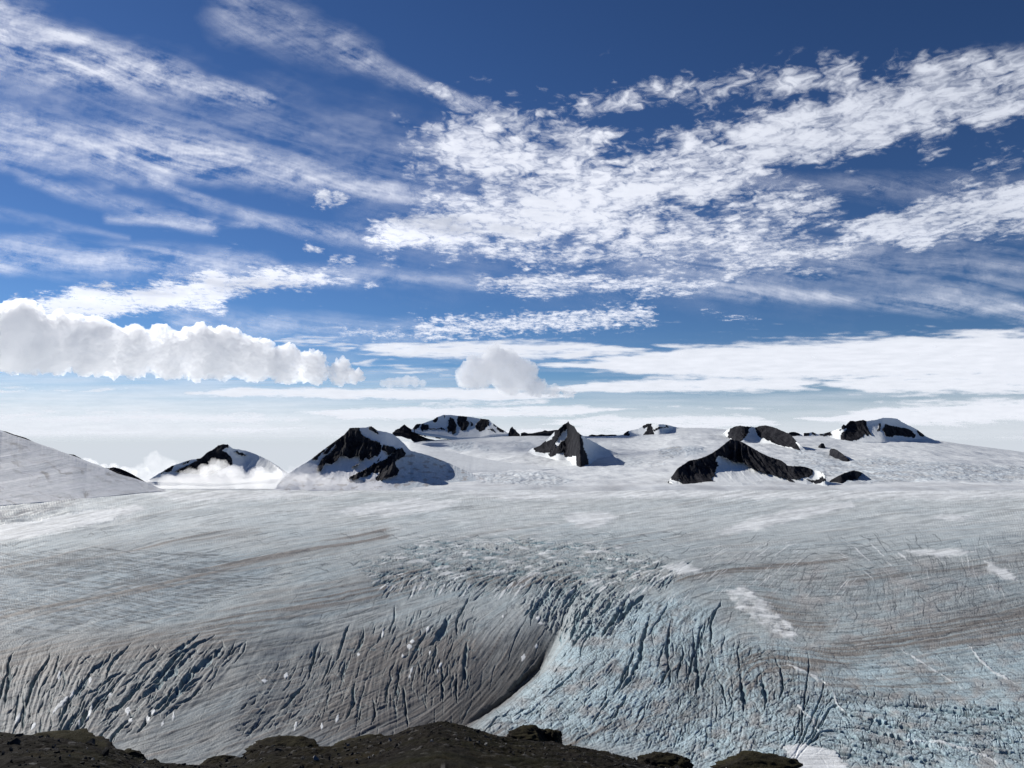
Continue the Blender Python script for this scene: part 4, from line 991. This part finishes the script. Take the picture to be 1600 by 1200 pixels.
hf = fbm(pu * 3.4, pv * 2.6, 5, 743, .6)
sm_ = np.zeros(hx.shape)
hwx = hx + 90 * fbm(hx / 160, hy / 11, 4, 744); hwy = hy + 5 * fbm(hx / 90, hy / 12, 4, 745)
for p0, p1, w0, w1, bd, k in SHEETS:
    r, s, n = cap(hwx, hwy, p0, p1, w0, w1, bd)
    L_ = math.hypot(p1[0] - p0[0], p1[1] - p0[1]); q = s / L_
    r = np.abs(n) / (w0 + (w1 - w0) * np.clip(q, 0, 1)) * (1 + .3 * np.abs(2 * q - 1) ** 4) + 1.2 * sstep(.30, .62, np.abs(q - .5)) * (1.2 if L_ < 700 else .9)
    sm_ = np.maximum(sm_, (1 - sstep(.3, 1.5, r + .45 * hn)) * k)
left = sstep(950, 150, hx)
veil = sstep(500, 640, hy) * (.08 + .34 * left) + sstep(590, 680, hy) * (.22 + .10 * left) + .30 * hn * sstep(520, 580, hy) * sstep(690, 640, hy)
d = sm_ * 1.05 + .55 * hn2 + .35 * hf + .25 * hn
sa2 = np.clip(np.maximum(sstep(.22, .95, d) * .95, np.clip(veil, 0, .85)), 0, .97) * sstep(470, 500, hy) * sstep(693, 672, hy) * sstep(-260, -180, hx) * sstep(1860, 1780, hx)
MST = cloud_mat('stratus', (.66, .68, .70), (.87, .88, .89), .03, .0006)
sheet('stratus_clouds', 'flat grey white cloud sheets and pale veil low over the horizon', hx, hy, 20000., sa2, np.clip(.35 + .5 * hn2 + .5 * hf, 0, 1), 0., MST)
# ------------------------------------------------------------------ cumulus and valley fog: lumpy bodies filled with scattering vapour
from mathutils import noise as mnoise
import bmesh

def puffy(name, label, balls, dist, dens, grain, vox, cat='cloud', group=None, kind=None, amp=.5, flat=None, seed=0, depth=1.0, aniso=.5, ysq=1.0, col_=(1.0, 1.0, 1.0), fine=1.0):
    rv = np.random.RandomState(seed)
    bm = bmesh.new()
    a0, b0 = ab(balls[0][0], balls[0][1]); cen = Vector((float(a0) * dist, dist, float(b0) * dist))
    for bx, by, br in balls:
        a, b_ = ab(bx, by); D = dist * (1 + rv.uniform(-.5, .5) * br / F * depth); r = br / F * D
        ret = bmesh.ops.create_icosphere(bm, subdivisions=2, radius=r)
        for v in ret['verts']:
            v.co.y *= ysq
            v.co += Vector((float(a) * D, D, float(b_) * D)) - cen
    me = bpy.data.meshes.new(name); bm.to_mesh(me); bm.free()
    ob = bpy.data.objects.new(name, me); col.objects.link(ob)
    md = ob.modifiers.new('r', 'REMESH'); md.mode = 'VOXEL'; md.voxel_size = vox
    dg = bpy.context.evaluated_depsgraph_get(); dg.update()
    m2 = bpy.data.meshes.new_from_object(ob.evaluated_get(dg)); ob.modifiers.clear(); ob.data = m2; bpy.data.meshes.remove(me); m2.name = name
    n = len(m2.vertices)
    co = np.empty(n * 3, f4); m2.vertices.foreach_get('co', co); co = co.reshape(-1, 3)
    no = np.empty(n * 3, f4); m2.vertices.foreach_get('normal', no); no = no.reshape(-1, 3)
    off = Vector((seed * 31.7, seed * 7.1, 0))
    d = np.array([(mnoise.noise(Vector(p) / grain + off) * .9 + (.55 - abs(mnoise.noise(Vector(p) * (2.3 / grain) + off)) * 1.6) * .55 + (.4 - abs(mnoise.noise(Vector(p) * (5.1 / grain) + off)) * 1.4) * fine + mnoise.noise(Vector(p) * (11. / grain)) * fine * .3) for p in co.tolist()], f4)
    co = co + no * (d * amp * grain * .5)[:, None]
    if flat is not None:
        z0 = flat[0] - cen.z; co[:, 2] = np.where(co[:, 2] < z0, z0 + (co[:, 2] - z0) * flat[1], co[:, 2])
    m2.vertices.foreach_set('co', np.ascontiguousarray(co, f4).ravel()); m2.update()
    md = ob.modifiers.new('r', 'REMESH'); md.mode = 'VOXEL'; md.voxel_size = vox * .8
    dg = bpy.context.evaluated_depsgraph_get(); dg.update()
    m3 = bpy.data.meshes.new_from_object(ob.evaluated_get(dg)); ob.modifiers.clear(); ob.data = m3; bpy.data.meshes.remove(m2); m2 = m3; m2.name = name
    m2.polygons.foreach_set('use_smooth', np.ones(len(m2.polygons), bool))
    m = bpy.data.materials.new(name); m.use_nodes = True; mt = NT(m.node_tree); m.node_tree.nodes.clear()
    o_ = mt.new('ShaderNodeOutputMaterial'); pv_ = mt.new('ShaderNodeVolumeScatter')
    pv_.inputs['Color'].default_value = col_ + (1,); pv_.inputs['Density'].default_value = dens; pv_.inputs['Anisotropy'].default_value = aniso
    mt.put(o_.inputs['Volume'], pv_.outputs[0])
    m.cycles.homogeneous_volume = True
    m2.materials.clear(); m2.materials.append(m)
    ob.location = cen
    return tag(ob, label, cat, group, kind)

puffy('cumulus_cloud', 'large lumpy white cloud bank low on the left above the lone peak', [(-70, 520, 58), (15, 528, 56), (40, 500, 30), (90, 537, 46), (120, 514, 26), (150, 543, 46), (210, 550, 40), (245, 536, 26), (268, 558, 36), (310, 550, 42), (352, 552, 42), (400, 562, 37), (445, 570, 31), (490, 575, 27), (530, 583, 21), (552, 588, 11), (60, 556, 30), (180, 566, 24)], 14000, .0115, 330, 22, group='cumulus clouds near the horizon', amp=.62, seed=1, flat=(1270, .8), fine=1.6, ysq=.5, depth=.6)
puffy('cumulus_cloud', 'single round puffy white cloud hanging over the middle peaks', [(782, 574, 30), (748, 580, 26), (812, 583, 26), (772, 560, 21), (828, 602, 16), (728, 588, 17), (795, 596, 22), (862, 609, 11), (846, 606, 12), (888, 613, 9)], 15000, .010, 220, 17, group='cumulus clouds near the horizon', amp=.70, seed=2, ysq=.55, depth=.6, fine=1.4)
puffy('cumulus_cloud', 'small ragged white cloud left of the round puffy one', [(598, 600, 6), (609, 597, 8), (622, 598, 7), (635, 596, 9), (648, 597, 8), (660, 599, 6)], 15000, .006, 150, 16, group='cumulus clouds near the horizon', amp=.6, seed=3)
sc.cycles.volume_bounces = 64; sc.cycles.max_bounces = 72; sc.cycles.diffuse_bounces = 4
# fog lying in the valley between the left hill and the massif
G8 = zm(220, 680, 6.667)
puffy('fog', 'white fog bank filling the valley below the lone left peak', [(232, 764, 13), (262, 760, 17), (296, 756, 21), (330, 752, 25), (365, 753, 25), (400, 754, 23), (436, 756, 21), (470, 758, 18), (505, 761, 14), (540, 764, 10), (575, 765, 9), (610, 767, 7), (645, 768, 5)], 5750, .0050, 110, 9, cat='fog', kind='stuff', amp=.7, seed=11, aniso=.5)
puffy('fog_cloud', 'small rounded fog puff rising in front of the lone left peak', [(318, 735, 9), (335, 728, 10), (347, 731, 11), (362, 737, 8)], 6900, .0055, 90, 8, group='fog puffs over the valley', amp=.7, seed=12)
puffy('fog_cloud', 'torn fog wisps against the lower left flank of the dark massif', [(455, 735, 8), (474, 730, 9), (492, 738, 9), (440, 741, 9), (420, 742, 9), (400, 744, 8), (512, 748, 9), (535, 754, 7), (470, 745, 10)], 5650, .0026, 110, 8, group='fog puffs over the valley', amp=.9, seed=13)
puffy('fog_cloud', 'bright cloud tops peeping over the crest of the left hill', [(133, 722, 7), (146, 727, 7), (160, 731, 6), (176, 732, 8), (192, 736, 8), (206, 741, 7)], 9500, .0055, 110, 12, group='fog puffs over the valley', amp=.7, seed=14)
puffy('fog_cloud', 'pale ragged fog plume between the left hill and the lone peak', [(222, 738, 12), (238, 726, 12), (252, 722, 10), (243, 714, 8), (266, 730, 10), (225, 752, 12), (250, 742, 13), (275, 744, 9)], 9800, .0022, 130, 12, group='fog puffs over the valley', amp=.9, seed=15)
puffy('fog_cloud', 'thin low veil of fog along the foot of the dark massif', [(400, 752, 14), (425, 751, 15), (450, 752, 15), (478, 753, 15), (505, 755, 14), (532, 757, 12), (558, 760, 11), (582, 762, 9), (603, 764, 8)], 5420, .0016, 120, 10, group='fog puffs over the valley', amp=.5, seed=16, fine=.2, depth=.1)
# ------------------------------------------------------------------ the stony ridge the camera stands on
CREST = [(-260, 1150, 30), (-40, 1142, 27), (0, 1148, 26), (45, 1148, 26), (95, 1153, 26), (150, 1166, 26), (185, 1177, 26), (215, 1192, 25), (250, 1198, 24), (330, 1196, 25), (380, 1186, 27), (420, 1168, 29), (470, 1165, 30), (520, 1167, 31), (560, 1160, 31), (600, 1152, 32), (640, 1139, 33), (670, 1132, 34), (695, 1131, 34), (725, 1138, 34),
         (760, 1149, 33), (800, 1158, 33), (860, 1163, 33), (905, 1169, 32), (950, 1180, 31), (1000, 1192, 29), (1060, 1203, 27), (1120, 1207, 25), (1180, 1203, 24), (1260, 1206, 24), (1400, 1230, 22), (1640, 1262, 20), (1860, 1290, 20)]
gpx = np.concatenate([np.arange(-240, -20, 4), np.arange(-20, 1620, 1.1 / RES), np.arange(1620, 1850, 4)])
cpy = smooth1(np.interp(gpx, [c[0] for c in CREST], [c[1] for c in CREST]), 5); cY = smooth1(np.interp(gpx, [c[0] for c in CREST], [c[2] for c in CREST]), 40)
ga_, cb_ = ab(gpx, cpy)
cz = cb_ * cY
q = np.concatenate([np.linspace(.04, .40, 40), np.linspace(.40, 1, int(420 * RES))[1:], 1 + np.linspace(0, 1, 60)[1:] ** 1.6 * .9])[:, None]
GY_ = cY * q
below = -1.7 + (cz + 1.7) * np.clip(q, 0, 1) ** 1.12
GZ_ = np.where(q <= 1, below, cz - (q - 1) ** 1.25 * cY * .75 - 2.2 * np.maximum(q - 1, 0) * cY * .25)
rnd_ = np.exp(-((q - 1) / .035) ** 2)
GZ_ = GZ_ - .10 * rnd_
GX_ = ga_ * GY_
GZ_ = GZ_ + np.clip(q * 1.5, 0, 1) * (.28 * fbm(GX_ / 3.1, GY_ / 2.2, 4, 801) * (1 - .55 * rnd_) + .055 * ridged(GX_ / .9, GY_ / .8, 3, 803) + .030 * fbm(GX_ / .22, GY_ / .22, 3, 805))
gc1, ge1, gr1 = cells(GX_ / .16, GY_ / .16, 807)
stony = sstep(-.15, .25, fbm(GX_ / 4, GY_ / 3, 3, 809))
GZ_ = GZ_ + .05 * (1 - gc1 * 1.3).clip(0, 1) * gr1 * (.35 + .65 * stony)
moss = np.clip(1.6 * fbm(GX_ / 2.6, GY_ / 1.8, 4, 811) + .25 + .5 * np.exp(-((gpx[None, :] - 520) / 90) ** 2) + .5 * np.exp(-((gpx[None, :] - 790) / 90) ** 2) + .35 * np.exp(-((gpx[None, :] - 170) / 110) ** 2), 0, 1) * (1 - .7 * sstep(.45, .8, gr1) * stony)
dryg = np.clip(1.8 * fbm(GX_ / 1.3, GY_ / .9, 4, 812) + .1 + .5 * np.exp(-((gpx[None, :] - 540) / 60) ** 2), 0, 1)
gcol = np.broadcast_to(np.array((.015, .0132, .0112), f4), GX_.shape + (3,)).copy()
gcol = gcol * (.55 + .9 * gr1[..., None]) * (1 + .35 * fbm(GX_ / 1.1, GY_ / .8, 3, 813)[..., None])
gcol = lerp(gcol, np.array((.10, .098, .094), f4), sstep(.93, .98, gr1) * (gc1 < .42))
gcol = lerp(gcol, np.array((.014, .0135, .006), f4), moss * .85)
gcol = lerp(gcol, np.array((.027, .020, .010), f4), moss * dryg * .8)
GRND, nt, b = material('stony_ground')
tc = nt.new('ShaderNodeTexCoord').outputs['Object']
g1 = nt.noise(tc, 9., 5, .65)
n = nt.new('ShaderNodeMix', data_type='RGBA', blend_type='MULTIPLY'); n.inputs[0].default_value = 1
v = nt.lin(.25, .75, g1, .55, 1.4); cc = nt.new('ShaderNodeCombineColor'); [nt.put(cc.inputs[i], v) for i in range(3)]
nt.put(n.inputs[6], nt.attr('Col')); nt.put(n.inputs[7], cc.outputs[0]); nt.put(b.inputs['Base Color'], n.outputs[2])
b.inputs['Roughness'].default_value = .9; b.inputs['Specular IOR Level'].default_value = .03
bp = nt.new('ShaderNodeBump'); bp.inputs['Strength'].default_value = .8; bp.inputs['Distance'].default_value = .05
nt.put(bp.inputs['Height'], g1); nt.put(b.inputs['Normal'], bp.outputs[0])
GV = np.stack([GX_, GY_, GZ_], -1)
tag(mesh_obj('ground', GV.reshape(-1, 3), grid_faces(*GX_.shape), GRND, color=gcol.reshape(-1, 3)), 'dark stony ridge with moss patches along the bottom edge', 'ground', kind='structure')

def ground_z(X, Y):
    a = X / Y; i = int(np.clip(np.searchsorted(ga_, a), 0, len(ga_) - 1))
    return float(np.interp(Y, GY_[:, i], GZ_[:, i]))

# ------------------------------------------------------------------ boulders
BOULD, nt, b = material('boulder_rock')
tc = nt.new('ShaderNodeTexCoord').outputs['Object']
g1 = nt.noise(tc, 2.2, 7, .62); g2 = nt.noise(tc, 14., 5, .65); g3 = nt.noise(tc, .9, 4, .55)
base = nt.mixc(nt.smooth(.36, .66, g1 * .6 + g2 * .4), (.010, .009, .008), (.030, .026, .021))
geo = nt.new('ShaderNodeNewGeometry'); sp = nt.new('ShaderNodeSeparateXYZ'); nt.put(sp.inputs[0], geo.outputs['Normal'])
ms = nt.smooth(.35, .75, E(nt, sp.outputs[2]) * .7 + (g3 - .5) * 1.6 + (g2 - .5) * .5)
nt.put(b.inputs['Base Color'], nt.mixc(ms * .75, base, nt.mixc(g2, (.018, .021, .009), (.05, .04, .02))))
b.inputs['Roughness'].default_value = .88; b.inputs['Specular IOR Level'].default_value = .04
bp = nt.new('ShaderNodeBump'); bp.inputs['Strength'].default_value = .75; bp.inputs['Distance'].default_value = .12
nt.put(bp.inputs['Height'], g1 * .6 + g2 * .4); nt.put(b.inputs['Normal'], bp.outputs[0])

def boulder(label, px, py, w, h, Y, seed, tilt=0., flatb=.55, sub_=5):
    """a broken block: PX, PY its middle, W and H its size in photo pixels"""
    a, b_ = ab(px, py); c = Vector((float(a) * Y, Y, float(b_) * Y)); rx = w / 2 / F * Y; rz = h / 2 / F * Y; ry = (rx + rz) / 2 * 1.05
    bm = bmesh.new(); bmesh.ops.create_icosphere(bm, subdivisions=sub_, radius=1)
    rv = np.random.RandomState(seed)
    planes = []
    for k in range(13):
        nrm = Vector(rv.normal(0, 1, 3)).normalized(); planes.append((nrm, rv.uniform(.66, .93)))
    off = Vector(rv.uniform(0, 50, 3))
    for v in bm.verts:
        p = v.co.copy()
        for nrm, dd in planes:
            s = p.dot(nrm)
            if s > dd: p -= nrm * (s - dd) * .92
        p *= 1 + .20 * mnoise.fractal(p * 1.7 + off, 1, 2, 4) + .10 * mnoise.fractal(p * 5 + off, .8, 2, 4) + .05 * mnoise.fractal(p * 15 + off, .7, 2, 3)
        x, z = p.x * rx, p.z * rz
        if p.z < 0: x *= 1 + .12 * flatb
        v.co = Vector((x * math.cos(tilt) + z * math.sin(tilt), p.y * ry, -x * math.sin(tilt) + z * math.cos(tilt)))
    me = bpy.data.meshes.new('boulder'); bm.to_mesh(me); bm.free()
    me.polygons.foreach_set('use_smooth', np.ones(len(me.polygons), bool)); me.materials.append(BOULD)
    o = bpy.data.objects.new('boulder', me); col.objects.link(o); o.location = c
    tag(o, label, 'boulder', 'boulders on the stony ridge')

boulder('long mossy dark boulder at the left end of the stony ridge', 75, 1188, 290, 54, 25.5, 1, .10)
boulder('rounded dark boulder ending the mossy left rock, standing against the ice', 190, 1192, 66, 40, 24.8, 2, .15)
boulder('low brown boulder half sunk in the gap right of the mossy left rock', 238, 1200, 34, 22, 23.5, 3)
boulder('small flat dark boulder left of the brown outcrop', 345, 1194, 62, 20, 25, 4)
boulder('cracked brown mossy outcrop left of the gravel mound', 450, 1176, 120, 38, 28, 5, .05)
boulder('broad brown rock slab between the outcrop and the gravel mound', 560, 1176, 130, 36, 29, 6, -.12)
boulder('pointed dark boulder behind the crest of the gravel mound', 824, 1157, 72, 36, 36, 7, .05)
boulder('blunt black boulder beside the pointed one behind the gravel mound', 858, 1160, 44, 34, 36.5, 8)
boulder('low dark boulder at the right foot of the gravel mound', 945, 1190, 64, 26, 30, 9, .2)
boulder('flat-topped dark boulder cut by the bottom edge right of the mound', 1042, 1199, 88, 36, 26, 10, .05)
boulder('rightmost dark boulder at the bottom edge beside the snow patch', 1185, 1204, 150, 40, 24, 11, .06)

# loose stones
rg = np.random.RandomState(77)
tv = np.array([(1, 0, 0), (-1, 0, 0), (0, 1, 0), (0, -1, 0), (0, 0, 1), (0, 0, -1), (.6, .6, .5), (-.6, .55, .5), (.55, -.6, .5), (-.6, -.6, .5)], f4)
import itertools
bmh = bmesh.new()
for p in tv: bmh.verts.new(p)
bmesh.ops.convex_hull(bmh, input=bmh.verts); bmesh.ops.triangulate(bmh, faces=bmh.faces)
bmh.verts.index_update(); tf = np.array([[v.index for v in f.verts] for f in bmh.faces]); tv = np.array([v.co[:] for v in bmh.verts], f4); bmh.free()
SVs, SFs, SCs = [], [], []
k = 0
for i in range(2600):
    px = rg.uniform(-30, 1300); j = int(np.clip(np.searchsorted(gpx, px), 0, len(gpx) - 1))
    qq = rg.uniform(.45, 1.0) ** .8
    Y = cY[j] * qq; X = ga_[j] * Y; z = float(np.interp(Y, GY_[:, j], GZ_[:, j]))
    s = .018 + .05 * rg.rand() ** 4 + (.09 if rg.rand() < .012 else 0)
    R = np.linalg.qr(rg.normal(0, 1, (3, 3)))[0]
    v = (tv * (1 + .3 * rg.normal(0, 1, (len(tv), 1))).clip(.6, 1.5) * np.array((1, .8, .6)) * s) @ R.T + np.array((X, Y, z + s * .25))
    SVs.append(v); SFs.append(tf + k); k += len(tv)
    g = rg.uniform(.03, .06) if rg.rand() < .88 else rg.uniform(.14, .24); SCs.append(np.full((len(tv), 3), g) * (1.02, 1, .97))
tag(mesh_obj('gravel', np.concatenate(SVs), np.concatenate(SFs), GRND, smooth=False, color=np.concatenate(SCs)), 'loose grey stones strewn over the dark ridge', 'gravel', kind='stuff')
# ------------------------------------------------------------------ sky
w = bpy.data.worlds.new('World'); sc.world = w; w.use_nodes = True
nt = NT(w.node_tree); bg = w.node_tree.nodes['Background']
sk = nt.new('ShaderNodeTexSky', sky_type='NISHITA', sun_disc=False, sun_elevation=SUN_EL, sun_rotation=SUN_AZ)
sk.altitude = 1500; sk.air_density = 1.0; sk.dust_density = .1; sk.ozone_density = 3.0
tint = nt.new('ShaderNodeMix', data_type='RGBA', blend_type='MULTIPLY'); tint.inputs[0].default_value = 1
nt.put(tint.inputs[6], sk.outputs[0]); tint.inputs[7].default_value = (.255, .312, .378, 1)
gm = nt.new('ShaderNodeGamma'); nt.put(gm.inputs[0], sk.outputs[0]); gm.inputs[1].default_value = 1.3; nt.put(tint.inputs[6], gm.outputs[0])
tcw = nt.new('ShaderNodeTexCoord').outputs['Generated']; sp = nt.new('ShaderNodeSeparateXYZ'); nt.put(sp.inputs[0], tcw)
hzf = nt.smooth(.10, -.005, E(nt, sp.outputs[2]))
nt.put(bg.inputs[0], nt.mixc(hzf * .97, tint.outputs[2], (6.6, 7.1, 7.8))); bg.inputs[1].default_value = .1
vs = sc.view_settings
vs.view_transform = 'Standard'; vs.look = 'None'; vs.exposure = 0; vs.gamma = 1
sc.cycles.use_denoising = True
sc.cycles.transparent_max_bounces = 16
